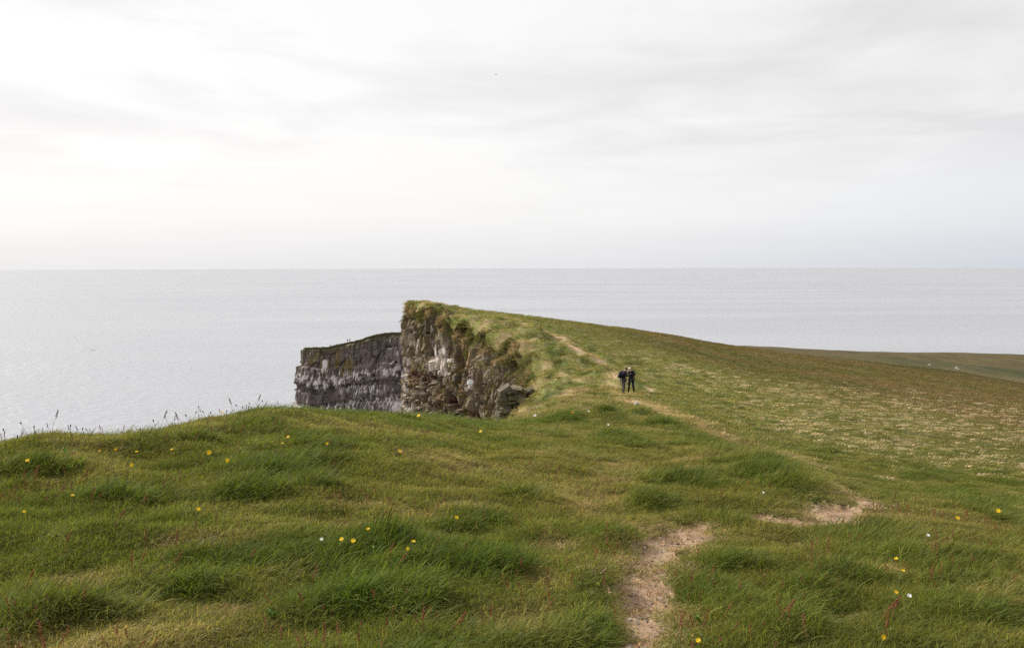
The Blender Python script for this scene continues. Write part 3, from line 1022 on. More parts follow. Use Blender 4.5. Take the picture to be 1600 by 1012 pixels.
def place_blocks():
    P, n, D, u, v = NEAR['P'], NEAR['n'], NEAR['D'], NEAR['u'], NEAR['v']
    vis = (D > 2.6) & (D < 24) & (NEAR['turf'] < 0.4) & (u > 628) & (u < 815) & (v < 655) & (NEAR['Y'] > 88)
    ii, jj = np.nonzero(vis)
    order = RNG.permutation(len(ii))
    got = []
    for k in order:
        i, j = ii[k], jj[k]
        p = P[i, j]
        if any((p[0] - g[0]) ** 2 + (p[1] - g[1]) ** 2 + (p[2] - g[2]) ** 2 < 1.7 for g in got):
            continue
        got.append(p)
        deep = D[i, j]
        sz = random.uniform(0.35, 0.8) * (1.1 if deep < 10 else 0.85)
        o = obj('rock_block', random.choice(CHUNKS), None, CLIFF)
        o.location = (p[0] - n[i, 0] * 0.12 * sz, p[1] - n[i, 1] * 0.12 * sz, p[2])
        o.scale = (sz * random.uniform(.7, 1.1), sz * random.uniform(.6, 1.0), sz * (random.uniform(0.9, 1.6) if deep < 10 else random.uniform(.6, 1.2)))
        o.rotation_euler = (random.gauss(0, .12), random.gauss(0, .12), math.atan2(n[i, 1], n[i, 0]) + random.gauss(0, .3))
        if len(got) >= 150:
            break


place_blocks()


def build_far_cliff():
    s, q, nrm = edge_samples(32, 38, 0.34)
    top = land(q[:, 0], q[:, 1], np.full(len(q), 0.0))[0]
    dep = np.concatenate([np.arange(0, 46, 0.30), np.linspace(46, 125, 16)])
    S, D = np.meshgrid(s, dep, indexing='ij')
    wavy = D + 1.5 * perlin(S / 18, D / 20, 305) + 0.08 * (S - 60)
    bed = np.zeros(D.shape)
    for a, b in ((1.8, 0.6), (5.5, -0.5), (13.5, 1.8), (17, 0.6), (22.5, -1.6), (25, 1.6), (30, -1.2), (32, 2.0), (40, 2)):
        bed = bed + b * sstep(a - 0.4, a + 0.4, wavy)
    e1, r1, _, t1 = facets(S / 4.2 + 0.3 * perlin(S / 5, D / 8, 9), wavy / 11.0 + 0.3 * perlin(S / 9, D / 9, 10), 311)
    e2, r2, _, t2 = facets(S / 1.3 + 3.1 * r1, wavy / (2.2 + 4 * r1), 321)
    off = 0.06 * D + bed + 2.6 * fbm(S / 16, D / 40, 331, 3) + 1.8 * (r1 - .5) + 1.6 * t1 - 0.7 * (1 - sstep(0, .10, e1)) + 0.8 * (r2 - .5) + 0.8 * t2 - .3 * (1 - sstep(0, .12, e2)) + 0.6 * fbm(S / 3, D / 4, 341, 4)
    fade = sstep(0, 2.0, D)
    off = off * fade - 1.0 * (1 - fade)
    X = q[:, 0][:, None] + nrm[:, 0][:, None] * off
    Y = q[:, 1][:, None] + nrm[:, 1][:, None] * off
    Z = top[:, None] - D - 0.1 + 0.7 * (fbm(S / 4, 0 * D, 371, 3) + 0.2) * np.exp(-D / 2)
    u, v = project(X, Y, Z)
    c = np.empty(D.shape + (3,))
    c[:] = (0.095, 0.081, 0.078)
    c = lay(c, (0.195, 0.162, 0.150), 0.5 * r1 + 0.5 * r2)
    c = lay(c, (0.17, 0.135, 0.055), np.clip(spot(u, v, 500, 562, 38, 20) * 1.2 + spot(u, v, 540, 575, 20, 30) * 0.8, 0, 1) * sstep(-0.2, 0.25, fbm(S / 3.5, D / 8, 351, 3)))
    c = lay(c, (0.11, 0.10, 0.05), (1 - sstep(1.5, 4.5, D)) * 0.85)
    c = lay(c, (0.13, 0.075, 0.065), sstep(0.15, 0.4, fbm(S / 6, D / 2.0, 355, 3)) * 0.5)
    streak = fbm(S / 0.9, D / 5.5, 361, 4)
    blot = fbm(S / 3.0, D / 2.5, 365, 4)
    gm = 0.42 * np.exp(-((wavy - 18.5) / 3.2) ** 2) + 0.36 * np.exp(-((wavy - 33) / 4) ** 2) + spot(u, v, 507, 570, 5, 9) * 0.8 + spot(u, v, 620, 560, 14, 30) * 0.25 + spot(u, v, 625, 640, 20, 12) * 0.5 + spot(u, v, 560, 607, 50, 9) * 0.45 + 0.12
    c = lay(c, (0.72, 0.66, 0.65), sstep(0.44, 0.68, gm + 0.65 * streak + 0.45 * blot) * 0.9)
    me = mesh_from('cliff', np.stack([X, Y, Z], -1).reshape(-1, 3), quads=sheet_quads(len(s), len(dep)), smooth=False)
    colour_attr(me, 'rcol', np.clip(c, 0.02, 0.8).reshape(-1, 3))
    o = obj('cliff', me, M_FAR)
    tag(o, 'distant purplish grey headland cliff with pale guano bands above the sea', kind='structure')


build_far_cliff()


def build_rest_cliff(i0, i1, lab):
    s, q, nrm = edge_samples(i0, i1, 0.8)
    top = land(q[:, 0], q[:, 1], np.full(len(q), 0.0))[0]
    dep = np.concatenate([np.arange(0, 12, 0.6), np.linspace(12, 160, 24)])
    S, D = np.meshgrid(s, dep, indexing='ij')
    off = 0.12 * D + 0.8 * fbm(S / 4, D / 5, 401, 4) * sstep(0, 1.5, D) - 0.35 * (1 - sstep(0, 1.5, D))
    V = np.stack([q[:, 0][:, None] + nrm[:, 0][:, None] * off, q[:, 1][:, None] + nrm[:, 1][:, None] * off, top[:, None] - D - 0.15], -1)
    c = lay(np.broadcast_to(np.array((0.17, 0.15, 0.12)), V.shape), (0.10, 0.105, 0.035), 1 - sstep(1, 4, D))
    me = mesh_from('cliff', V.reshape(-1, 3), quads=sheet_quads(len(s), len(dep)), smooth=False)
    colour_attr(me, 'rcol', c.reshape(-1, 3))
    tag(obj('cliff', me, M_ROCK), lab, kind='structure')


build_rest_cliff(0, 10, 'rock face dropping away beneath the near grassy rim')
build_rest_cliff(27, 32, 'rock face hidden in the cove behind the ridge')

# dark layered outcrop in the gully at the head of the cove
def build_outcrop(cu, cv, d, wpx, hpx, label, rows, cat='outcrop'):
    a, t = ray(cu, cv)
    base = Vector((a * d, d, -t * d))
    w, h = wpx * d / FPX, hpx * d / FPX
    root = empty('rock_outcrop', base)
    tag(root, label, cat)
    core = obj('core', chunk_mesh('core', 901 + int(cu), 1.0, 14), M_BLOCK, root)
    core.scale = (w * 0.86, w * 0.95, h * 1.15)
    core.location = (0, 0.2, h * 0.47)
    core.rotation_euler = (0.1, -0.12, 0.4)
    for r in range(rows):
        zc = h * (r + 0.5) / rows
        k = max(2, int(round(3 * (1 - 0.35 * r / rows))))
        for i in range(k + 1):
            o = obj('rock_slab', random.choice(SLABS), None, root)
            ww = w * random.uniform(0.25, 0.7)
            o.scale = (ww, ww * random.uniform(.7, 1.2), h / rows * random.uniform(1.2, 3.4))
            xx = (-0.5 + i / k) * w * 0.9 * (1 - 0.3 * r / rows)
            o.location = (xx, -w * 0.36 + abs(xx) * 0.35 + random.uniform(-.25, .1), zc + random.uniform(-.15, .15))
            o.rotation_euler = (random.gauss(0, .22), random.gauss(.1, .25), random.gauss(0, .9))
    return root


build_outcrop(801, 656, 73.5, 38, 50, 'dark layered rock outcrop standing in the gully at the cliff foot', 8)
build_outcrop(827, 640, 74.5, 15, 32, 'smaller pale broken rock stack beside the dark outcrop', 5)


def build_boulder(u, v, d, wpx, hpx, label, col, seed, name='boulder'):
    me = chunk_mesh(name, seed, 0.92, 40, False)
    if d is None:
        p = hit(u, v + hpx * 0.4)
        d = p.y
    else:
        a, t = ray(u, v + hpx * 0.45)
        p = Vector((a * d, d, -t * d))
    m = plain('pale_stone_' + str(seed), col, 0.9, 0.2, 0.15)
    o = obj(name, me, m)
    w, h = wpx * d / FPX, hpx * d / FPX
    o.location = (p.x, p.y, p.z + h * 0.35)
    o.scale = (w, w, h)
    tag(o, label, name)
    return o


build_boulder(735, 597, 91.0, 11, 12, 'round white boulder lodged low on the cliff face', (0.62, 0.6, 0.58), 71)
build_boulder(994, 631, None, 6, 8, 'pale grey stone in the grass below the two hikers', (0.5, 0.49, 0.47), 72, 'stone')

# ------------------------------------------------------------------ grass
PROTO = bpy.data.collections.new('grass_prototypes')


def tuft_mesh(name, seed, n, h, r, width, lean, wind, dryness=0.0, segs=3):
    rnd = random.Random(seed)
    V, F, C = [], [], []
    for _ in range(n):
        a = rnd.uniform(0, 2 * math.pi)
        rr = r * math.sqrt(rnd.random())
        px, py = rr * math.cos(a), rr * math.sin(a)
        hh = h * rnd.uniform(0.5, 1.25)
        az = rnd.gauss(-0.35, 0.75) if rnd.random() < wind else rnd.uniform(0, 2 * math.pi)
        le = max(0.05, rnd.gauss(lean, 0.28))
        dx, dy = math.cos(az), math.sin(az)
        fz = rnd.uniform(0, math.pi)
        wx, wy = math.cos(fz), math.sin(fz)
        wd = width * rnd.choice((0.6, 0.8, 1.0, 1.2, 1.9))
        base = len(V)
        t = rnd.random()
        dead = rnd.random() < dryness
        b = rnd.uniform(0.6, 1.5)
        col = (b * rnd.uniform(.9, 1.15), b, b * rnd.uniform(.8, 1.2)) if not dead else (1.9 * b, 1.45 * b, 2.0 * b)
        for k in range(segs + 1):
            f = k / segs
            bend = le * f
            x = px + dx * hh * math.sin(bend) * f
            y = py + dy * hh * math.sin(bend) * f
            z = hh * f * math.cos(bend * 0.9) - 0.01
            w = wd * (1 - 0.25 * f) * 0.5
            if k < segs:
                V += [(x - wx * w, y - wy * w, z), (x + wx * w, y + wy * w, z)]
                C += [col, col]
            else:
                V.append((x, y, z))
                C.append(tuple(min(2.2, v * 1.1) for v in col))
        for k in range(segs - 1):
            i = base + 2 * k
            F.append((i, i + 1, i + 3, i + 2))
        i = base + 2 * (segs - 1)
        F.append((i, i + 1, i + 2))
    me = mesh_from(name, V, F, smooth=True)
    colour_attr(me, 'bv', np.array(C))
    me.materials.append(M_GRASS)
    o = bpy.data.objects.new(name, me)
    return o


def proto_collection(name, objs):
    c = bpy.data.collections.new(name)
    for o in objs:
        c.objects.link(o)
    return c


P_SHORT = proto_collection('short_tufts', [tuft_mesh('tuft_a%d' % k, 500 + k, 36, 0.062, 0.085, 0.0034, 0.75, 0.35, 0.15, 2) for k in range(6)])
P_TALL = proto_collection('tall_tufts', [tuft_mesh('tuft_b%d' % k, 520 + k, 44, 0.13, 0.085, 0.0036, 0.95, 0.75, 0.07, 4) for k in range(6)])
P_FAR = proto_collection('far_tufts', [tuft_mesh('tuft_c%d' % k, 540 + k, 34, 0.09, 0.16, 0.010, 0.8, 0.6, 0.12, 2) for k in range(6)])
P_STRAW = proto_collection('straw_tufts', [tuft_mesh('tuft_d%d' % k, 560 + k, 36, 0.09, 0.16, 0.008, 1.15, 0.7, 0.3, 2) for k in range(5)])


def scatter(name, coll, nproto, P, scl, rot, col, label):
    me = bpy.data.meshes.new(name)
    me.vertices.add(len(P))
    me.vertices.foreach_set('co', np.asarray(P, np.float32).ravel())
    at = me.attributes.new('scl', 'FLOAT_VECTOR', 'POINT')
    at.data.foreach_set('vector', np.asarray(scl, np.float32).ravel())
    at = me.attributes.new('rot', 'FLOAT_VECTOR', 'POINT')
    at.data.foreach_set('vector', np.asarray(rot, np.float32).ravel())
    at = me.attributes.new('idx', 'INT', 'POINT')
    at.data.foreach_set('value', RNG.integers(0, nproto, len(P)).astype(np.int32))
    colour_attr(me, 'gcol', col)
    o = obj(name, me)
    ng = bpy.data.node_groups.new(name, 'GeometryNodeTree')
    ng.interface.new_socket('Geometry', in_out='INPUT', socket_type='NodeSocketGeometry')
    ng.interface.new_socket('Geometry', in_out='OUTPUT', socket_type='NodeSocketGeometry')
    gi, go = ng.nodes.new('NodeGroupInput'), ng.nodes.new('NodeGroupOutput')
    m2p = ng.nodes.new('GeometryNodeMeshToPoints')
    ci = ng.nodes.new('GeometryNodeCollectionInfo')
    ci.inputs['Collection'].default_value = coll
    ci.inputs['Separate Children'].default_value = True
    ci.inputs['Reset Children'].default_value = True
    iop = ng.nodes.new('GeometryNodeInstanceOnPoints')
    iop.inputs['Pick Instance'].default_value = True

    def named(nm, ty):
        n = ng.nodes.new('GeometryNodeInputNamedAttribute')
        n.data_type = ty
        n.inputs['Name'].default_value = nm
        return [x for x in n.outputs if x.enabled and x.name == 'Attribute'][0]
    e2r = ng.nodes.new('FunctionNodeEulerToRotation')
    L = ng.links.new
    L(gi.outputs[0], m2p.inputs['Mesh'])
    L(m2p.outputs['Points'], iop.inputs['Points'])
    L(ci.outputs[0], iop.inputs['Instance'])
    L(named('idx', 'INT'), iop.inputs['Instance Index'])
    L(named('rot', 'FLOAT_VECTOR'), e2r.inputs[0])
    L(e2r.outputs[0], iop.inputs['Rotation'])
    L(named('scl', 'FLOAT_VECTOR'), iop.inputs['Scale'])
    L(iop.outputs[0], go.inputs[0])
    md = o.modifiers.new('grow', 'NODES')
    md.node_group = ng
    tag(o, label, kind='stuff')
    return o


def sample_wedge(n, d0, d1, expo, amax=0.62):
    """random points ahead of the viewer, density falling with distance as d**-expo"""
    k = 2 - expo
    uu = RNG.random(n)
    d = (d0 ** k + uu * (d1 ** k - d0 ** k)) ** (1 / k)
    return RNG.uniform(-amax, amax, n) * d, d


def widen(x, y, n, d0, d1, expo, pad, amax=0.62):
    """the same turf carried on to either side of the view"""
    x2, y2 = sample_wedge(n, d0, d1, expo, amax)
    x2 = np.sign(x2) * (amax * y2 + RNG.random(n) * pad)
    return np.concatenate([x, x2]), np.concatenate([y, y2])


def grow():
    # near turf and tussocks
    x, y = sample_wedge(150000, 3.3, 34, 1.45)
    x, y = widen(x, y, 60000, 1.2, 34, 1.45, 6.0)
    xn = RNG.uniform(-7, 7, 9000)
    x, y = np.concatenate([x, xn]), np.concatenate([y, RNG.uniform(0.5, 3.4, 9000)])
    s = edge_dist(x, y)
    k = s > -0.15
    x, y, s = x[k], y[k], s[k]
    z, _, soil = land(x, y, s)
    z = z - 0.35 * np.exp(-np.maximum(s, 0) / 0.5)
    c, tall, dry = ground_cover(x, y, s, soil)
    keep = RNG.random(len(x)) > soil * 1.25 - 0.06 * (RNG.random(len(x)) < 0.3)
    x, y, z, c, tall, dry, s = (v[keep] for v in (x, y, z, c, tall, dry, s))
    n = len(x)
    rim = 1 - sstep(0.3, 2.5, s)
    near_path = sstep(0.05, 0.5, ell_mask([(a_, b_, c_ * 1.6, d_ * 1.6) for a_, b_, c_, d_ in SOIL], x, y, 0.5))
    is_tall = RNG.random(n) < np.clip(tall * 0.75 + 0.2 * rim - 0.05, 0, 0.75) * (1 - near_path)
    grow_f = np.maximum(1.0, (y / 6.0) ** 0.55)
    rz = RNG.normal(0, 0.55, n)
    for flag, nm, coll, npz, lab in ((False, 'short_grass', P_SHORT, 6, 'short olive green turf grass covering the near clifftop'), (True, 'tall_grass', P_TALL, 6, 'longer deep green wind-combed grass tussocks in the foreground')):
        m = is_tall == flag
        jit = RNG.uniform(0.7, 1.35, m.sum())
        hgt = jit * (0.75 + 0.75 * tall[m] - 0.30 * dry[m]) if not flag else jit * (0.55 + 0.65 * tall[m] + 0.25 * rim[m])
        hgt = np.clip(hgt * (1 - 0.5 * near_path[m]), 0.3, 2)
        sx = grow_f[m] * RNG.uniform(0.85, 1.3, m.sum())
        sz = hgt * grow_f[m] ** 0.35
        col = c[m] * RNG.uniform(0.8, 1.25, m.sum())[:, None]
        if flag:
            col = col * np.array((0.98, 1.04, 0.9))
        rr = rz[m] if flag else RNG.uniform(-1.2, 1.2, m.sum())
        scatter(nm, coll, npz, np.stack([x[m], y[m], z[m]], -1), np.stack([sx, sx, sz], -1), np.stack([RNG.normal(0, .06, m.sum()), RNG.normal(0, .06, m.sum()), rr], -1), col, lab)
    # slopes beyond
    x, y = sample_wedge(90000, 26, 230, 1.5)
    x, y = widen(x, y, 12000, 26, 230, 1.5, 14)
    s = edge_dist(x, y)
    k = s > -0.2
    x, y, s = x[k], y[k], s[k]
    z, _, soil = land(x, y, s)
    z = z - 0.35 * np.exp(-np.maximum(s, 0) / 0.5)
    c, tall, dry = ground_cover(x, y, s, soil)
    keep = (RNG.random(len(x)) > soil * 1.2) & (RNG.random(len(x)) < sstep(24, 36, y))
    x, y, z, c, tall, dry, s = (v[keep] for v in (x, y, z, c, tall, dry, s))
    n = len(x)
    g = (y / 26) ** 0.55
    sx = g * RNG.uniform(0.7, 1.5, n) * 1.25
    bank = (1 - sstep(5, 16, s))
    sz = g * RNG.uniform(0.5, 1.2, n) * (0.75 + 0.5 * tall + 0.35 * bank)
    scatter('slope_grass', P_FAR, 6, np.stack([x, y, z], -1), np.stack([sx, sx, sz], -1), np.stack([0 * x, 0 * x, RNG.uniform(-1, 1, n)], -1), c * RNG.uniform(0.75, 1.25, n)[:, None] * 1.12, 'rough olive grass on the ridge and the open slope')
    # pale dry tufts flecking the open slope
    x, y = sample_wedge(26000, 24, 150, 1.1)
    s = edge_dist(x, y)
    u = 800 + FPX * x / y
    a = np.deg2rad(20)
    p1, p2 = x * math.cos(a) - y * math.sin(a) * .3, x * math.sin(a) + y * math.cos(a)
    cl = 0.4 * fbm(p1 / 1.2, p2 / 2.5, 601, 2) + 1.0 * fbm((0.98 * x + 0.2 * y) / 7, (0.98 * y - 0.2 * x) / 45, 611, 3)
    w = sstep(9, 16, s) * sstep(24, 32, y) * (1 - sstep(80, 130, y)) * sstep(880, 1000, u)
    k = (RNG.random(len(x)) < w * sstep(-0.7, 0.5, cl) * 0.6)
    x, y, s = x[k], y[k], s[k]
    z, _, soil = land(x, y, s)
    n = len(x)
    g = (y / 30) ** 0.45
    sx = g * RNG.uniform(0.5, 1.7, n)
    scatter('straw_tufts', P_STRAW, 5, np.stack([x, y, z + 0.02], -1), np.stack([sx * 1.25, sx * 0.8, g * RNG.uniform(0.7, 1.2, n)], -1), np.stack([0 * x, 0 * x, RNG.uniform(-.5, .5, n)], -1), np.array((0.50, 0.43, 0.29)) * RNG.uniform(0.75, 1.3, n)[:, None], 'pale dry straw tufts flecking the open slope')
    # dead stems caught in the near turf
    x, y = sample_wedge(9000, 3.4, 20, 1.45)
    s = edge_dist(x, y)
    z, _, soil = land(x, y, s)
    k = (s > 0.2) & (RNG.random(len(x)) < 0.25 + 0.7 * np.maximum(ell_mask(DRY, x, y, .6), soil * 0.6))
    x, y, z = x[k], y[k], z[k]
    n = len(x)
    sx = 0.35 * RNG.uniform(0.6, 1.2, n) * np.maximum(1, (y / 6) ** .5)
    scatter('dead_grass', P_STRAW, 5, np.stack([x, y, z + 0.005], -1), np.stack([sx, sx, sx * 1.1], -1), np.stack([0 * x, 0 * x, RNG.uniform(-2, 2, n)], -1), np.array((0.30, 0.235, 0.14)) * RNG.uniform(0.6, 1.3, n)[:, None], 'dead straw coloured grass lying in the near turf')


grow()


def grow_on_ledges():
    P, turf, D, tc = NEAR['P'], NEAR['turf'], NEAR['D'], NEAR['tcol']
    ii, jj = np.nonzero((turf > 0.45) & (D < 16) & (D > 0.05))
    pick = RNG.choice(len(ii), min(14000, len(ii)), replace=False)
    ii, jj = ii[pick], jj[pick]
    n = len(ii)
    az = np.arctan2(NEAR['n'][ii, 1], NEAR['n'][ii, 0])
    sx = RNG.uniform(1.2, 3.4, n)
    scatter('ledge_grass', P_FAR, 6, P[ii, jj] + np.stack([NEAR['n'][ii, 0], NEAR['n'][ii, 1], 0 * az], -1) * 0.15, np.stack([sx, sx, RNG.uniform(1.6, 4.6, n)], -1), np.stack([0 * az, RNG.uniform(0.2, 0.9, n), az], -1), tc[ii, jj] * RNG.uniform(0.7, 1.3, n)[:, None], 'grass and dry tufts hanging over the cliff lip and ledges')


grow_on_ledges()

# ------------------------------------------------------------------ flowers and stalks
M_STEM = plain('stem', (0.10, 0.12, 0.03))
M_YEL = plain('yellow_petal', (0.80, 0.55, 0.01), 0.6)
M_ORA = plain('orange_petal', (0.75, 0.30, 0.02), 0.6)
M_WHI = plain('white_petal', (0.8, 0.79, 0.76), 0.7)
M_RED = plain('sorrel_red', (0.24, 0.085, 0.042), 0.8, 0.2, 0.2)
M_DARK = plain('dark_seed', (0.045, 0.035, 0.022), 0.9, 0.2, 0.2)
M_BUFF = plain('buff_seed', (0.22, 0.14, 0.085), 0.9, 0.2, 0.2)
M_LEAF = plain('broad_leaf', (0.10, 0.20, 0.022), 0.5)


def tube(V, F, pts, r0, r1, sides=5):
    b = len(V)
    n = len(pts)
    for k, p in enumerate(pts):
        r = r0 + (r1 - r0) * k / (n - 1)
        for i in range(sides):
            a = 2 * math.pi * i / sides
            V.append((p[0] + r * math.cos(a), p[1] + r * math.sin(a), p[2]))
    for k in range(n - 1):
        for i in range(sides):
            j = (i + 1) % sides
            F.append((b + k * sides + i, b + k * sides + j, b + (k + 1) * sides + j, b + (k + 1) * sides + i))
    F.append(tuple(b + (n - 1) * sides + i for i in range(sides)))


def blob(V, F, c, rx, rz, sides=6, rings=4, rnd=None):
    pts = []
    b = len(V)
    for k in range(rings + 1):
        ph = math.pi * (k + 0.15) / (rings + 0.3) - math.pi / 2
        for i in range(sides):
            a = 2 * math.pi * (i + 0.5 * k) / sides
            j = 1 if rnd is None else rnd.uniform(.75, 1.2)
            V.append((c[0] + rx * j * math.cos(ph) * math.cos(a), c[1] + rx * j * math.cos(ph) * math.sin(a), c[2] + rz * math.sin(ph)))
    for k in range(rings):
        for i in range(sides):
            j = (i + 1) % sides
            F.append((b + k * sides + i, b + k * sides + j, b + (k + 1) * sides + j, b + (k + 1) * sides + i))
    F.append(tuple(b + i for i in reversed(range(sides))))
    F.append(tuple(b + rings * sides + i for i in range(sides)))


def flower_head_mesh(name, seed, r, tilt, cup):
    """rays of narrow strap petals in two rings round a domed centre"""
    rnd = random.Random(seed)
    V, F = [], []
    for ring, (n, rr, lift) in enumerate(((13, r, 0.12 + cup), (9, r * .68, 0.35 + cup))):
        for i in range(n):
            a = 2 * math.pi * (i + rnd.uniform(-.2, .2)) / n
            ca, sa = math.cos(a), math.sin(a)
            w = r * 0.2
            L = rr * rnd.uniform(.85, 1.08)
            b = len(V)
            for f, ww in ((0.1, .5), (0.6, 1.0), (1.0, .7)):
                z = L * f * lift + 0.001 * ring
                V.append((ca * L * f - sa * w * ww, sa * L * f + ca * w * ww, z))
                V.append((ca * L * f + sa * w * ww, sa * L * f - ca * w * ww, z))
            F += [(b, b + 1, b + 3, b + 2), (b + 2, b + 3, b + 5, b + 4)]
    blob(V, F, (0, 0, r * 0.12), r * 0.34, r * 0.2, 8, 3)
    M = Matrix.Rotation(tilt, 4, 'X')
    V = [tuple(M @ Vector(v)) for v in V]
    return mesh_from(name, V, F, smooth=False)


def stem_mesh(name, h, bend, r=0.0016):
    V, F = [], []
    tube(V, F, [(bend * (k / 4) ** 2, 0, -0.02 + (h + 0.02) * k / 4) for k in range(5)], r * 1.2, r)
    return mesh_from(name, V, F)


H_FL = 0.15
FL_STEMS = [stem_mesh('stem', H_FL, b) for b in (0.01, 0.03, 0.045)]
for _m in FL_STEMS:
    _m.materials.append(M_STEM)
FL_HEADS = [flower_head_mesh('flower_head', 10 + k, 0.018, t, c) for k, (t, c) in enumerate(((0.75, .1), (1.15, .2), (0.4, .5), (0.95, 1.1)))]
for _m in FL_HEADS:
    _m.materials.append(M_YEL)
OR_HEAD = FL_HEADS[2].copy()
OR_HEAD.materials.clear()
OR_HEAD.materials.append(M_ORA)
WH_HEAD = flower_head_mesh('flower_head', 31, 0.018, 0.6, 0.5)
WH_HEAD.materials.append(M_WHI)


def put_flower(name, u, v, label, cat, group, head, px, stem_i=1, rz=0.0):
    """a flower whose head shows about px wide"""
    p = hit(u, v, H_FL)
    s = max(0.6, min(4.0, px * p.y / FPX / 0.044))
    if s > 1.3:                                  # a bigger head on a stem of ordinary length
        p = hit(u, v, H_FL * 1.15)
    root = empty(name, p, rz)
    tag(root, label, cat, group)
    st = obj('stem', FL_STEMS[stem_i], None, root)
    k = 1.15 if s > 1.3 else 1.0
    st.scale = (1, 1, k)
    bend = (0.01, 0.03, 0.045)[stem_i]
    hd = obj('flower_head', head, None, root)
    hd.location = (bend, 0, H_FL * k)
    hd.scale = (s, s, s)
    return root


YG = 'yellow hawkbit flowers in the clifftop turf'
YELLOW = [
    (325, 707, 10, 1, 'brightest large yellow flower on the left mound, tilted to the side'),
    (349, 720, 9, 1, 'bright yellow flower just below and right of the tilted one'),
    (298, 797, 9, 0, 'flat lone yellow flower in short turf below the bright pair'),
    (267, 703, 6, 2, 'small yellow flower with dark base, left of the bright pair'),
    (153, 704, 5, 3, 'closed pale yellow flower bud near the left rim'),
    (173, 703, 6, 3, 'half closed yellow flower on a dark leaning stem near the left rim'),
    (212, 706, 6, 2, 'faded ochre yellow flower between the dark stemmed bud and the pair'),
    (36, 719, 8, 0, 'yellow flower above dark red sorrel at the far left'),
    (197, 727, 8, 1, 'pale lemon yellow flower hanging in grass below the ochre one'),
    (111, 775, 5, 2, 'tiny yellow flower right of the lone red sorrel head'),
    (29, 801, 6, 0, 'low orange yellow flower at the far left in short turf'),
    (434, 693, 5, 2, 'small yellow flower on the mound below the seed stalks'),
    (509, 693, 6, 0, 'small yellow flower on the middle of the mound top'),
    (342, 645, 6, 2, 'yellow flower on the rim among dark seed stalks against the sea'),
    (444, 682, 6, 0, 'dull yellow flower beside light leaves near the mound top'),
    (623, 705, 7, 0, 'single yellow flower alone in the middle of the turf'),
    (640, 809, 1, 0, None),
    (522, 842, 9, 0, 'leftmost yellow flower of the trio by the broad leaves'),
    (549, 845, 10, 0, 'largest yellow flower of the trio by the broad leaves'),
    (567, 827, 7, 2, 'highest yellow flower of the trio by the broad leaves'),
    (633, 848, 6, 2, 'upper yellow flower of two above the dark hollow'),
    (634, 858, 7, 1, 'lower yellow flower of two above the dark hollow'),
    (707, 809, 8, 0, 'blurred dull yellow flower in turf above the long tussocks'),
    (650, 649, 7, 0, 'yellow flower on the brow in front of the cliff foot'),
    (750, 674, 6, 0, 'faint yellow flower on the brow right of the cliff foot'),
    (1391, 872, 6, 2, 'upper yellow flower of three in the right hand grass'),
    (1400, 894, 5, 2, 'middle dull yellow flower of three in the right hand grass'),
    (1397, 925, 6, 0, 'lower yellow flower of three beside red sorrel on the right'),
    (1490, 810, 9, 0, 'yellow flower cluster in grass under the brow at the right'),
    (1551, 798, 10, 0, 'wide yellow flower on the brow near the right edge'),
    (1087, 1000, 9, 0, 'yellow flower at the very bottom beside the soil path'),
    (1369, 1002, 8, 1, 'yellow flower at the very bottom toward the right'),
]
for k, (u, v, px, hd, lab) in enumerate(YELLOW):
    if lab:
        put_flower('yellow_flower', u, v, lab, 'flower', YG, FL_HEADS[hd], px, k % 3, random.uniform(-.6, .6))
put_flower('orange_flower', 893, 645, 'orange yellow flower on the saddle below the gully rocks', 'flower', None, OR_HEAD, 5)
put_flower('orange_flower', 989, 673, 'small orange flower on the saddle below the hikers', 'flower', None, OR_HEAD, 4)
for u, v, px, lab in ((834, 650, 6, 'round white flower tuft at the lip of the brown bank'), (918, 643, 4, 'small white flower beside the dark hummock hollow'), (948, 664, 5, 'white flower on the saddle in line under the hikers'),
                      (1187, 770, 5, 'white flower in the dark tussock beside the loop of path'), (1442, 837, 4, 'small white flower alone in the right hand grass'), (1410, 931, 5, 'white flower next to the lowest yellow one on the right'),
                      (494, 843, 3, 'tiny white flower left of the yellow trio')):
    put_flower('white_flower', u, v, lab, 'flower', 'white flowers dotted over the clifftop', WH_HEAD, px)

ORD = ['first', 'second', 'third', 'fourth', 'fifth', 'sixth', 'seventh', 'eighth', 'ninth', 'tenth', 'eleventh', 'twelfth', 'thirteenth', 'fourteenth', 'fifteenth', 'sixteenth', 'seventeenth', 'eighteenth', 'nineteenth', 'twentieth',
       'twenty first', 'twenty second', 'twenty third', 'twenty fourth', 'twenty fifth', 'twenty sixth', 'twenty seventh', 'twenty eighth', 'twenty ninth', 'thirtieth', 'thirty first', 'thirty second', 'thirty third', 'thirty fourth', 'thirty fifth', 'thirty sixth', 'thirty seventh', 'thirty eighth', 'thirty ninth', 'fortieth']


def spike_mesh(name, seed, L, r, n):
    rnd = random.Random(seed)
    V, F = [], []
    for k in range(n):
        f = k / n
        a = rnd.uniform(0, 6.28)
        rr = r * (1 - 0.75 * f)
        blob(V, F, (rr * math.cos(a), rr * math.sin(a), L * f), r * rnd.uniform(.45, .8), r * rnd.uniform(.6, 1.1), 5, 2, rnd)
    return mesh_from(name, V, F, smooth=False)


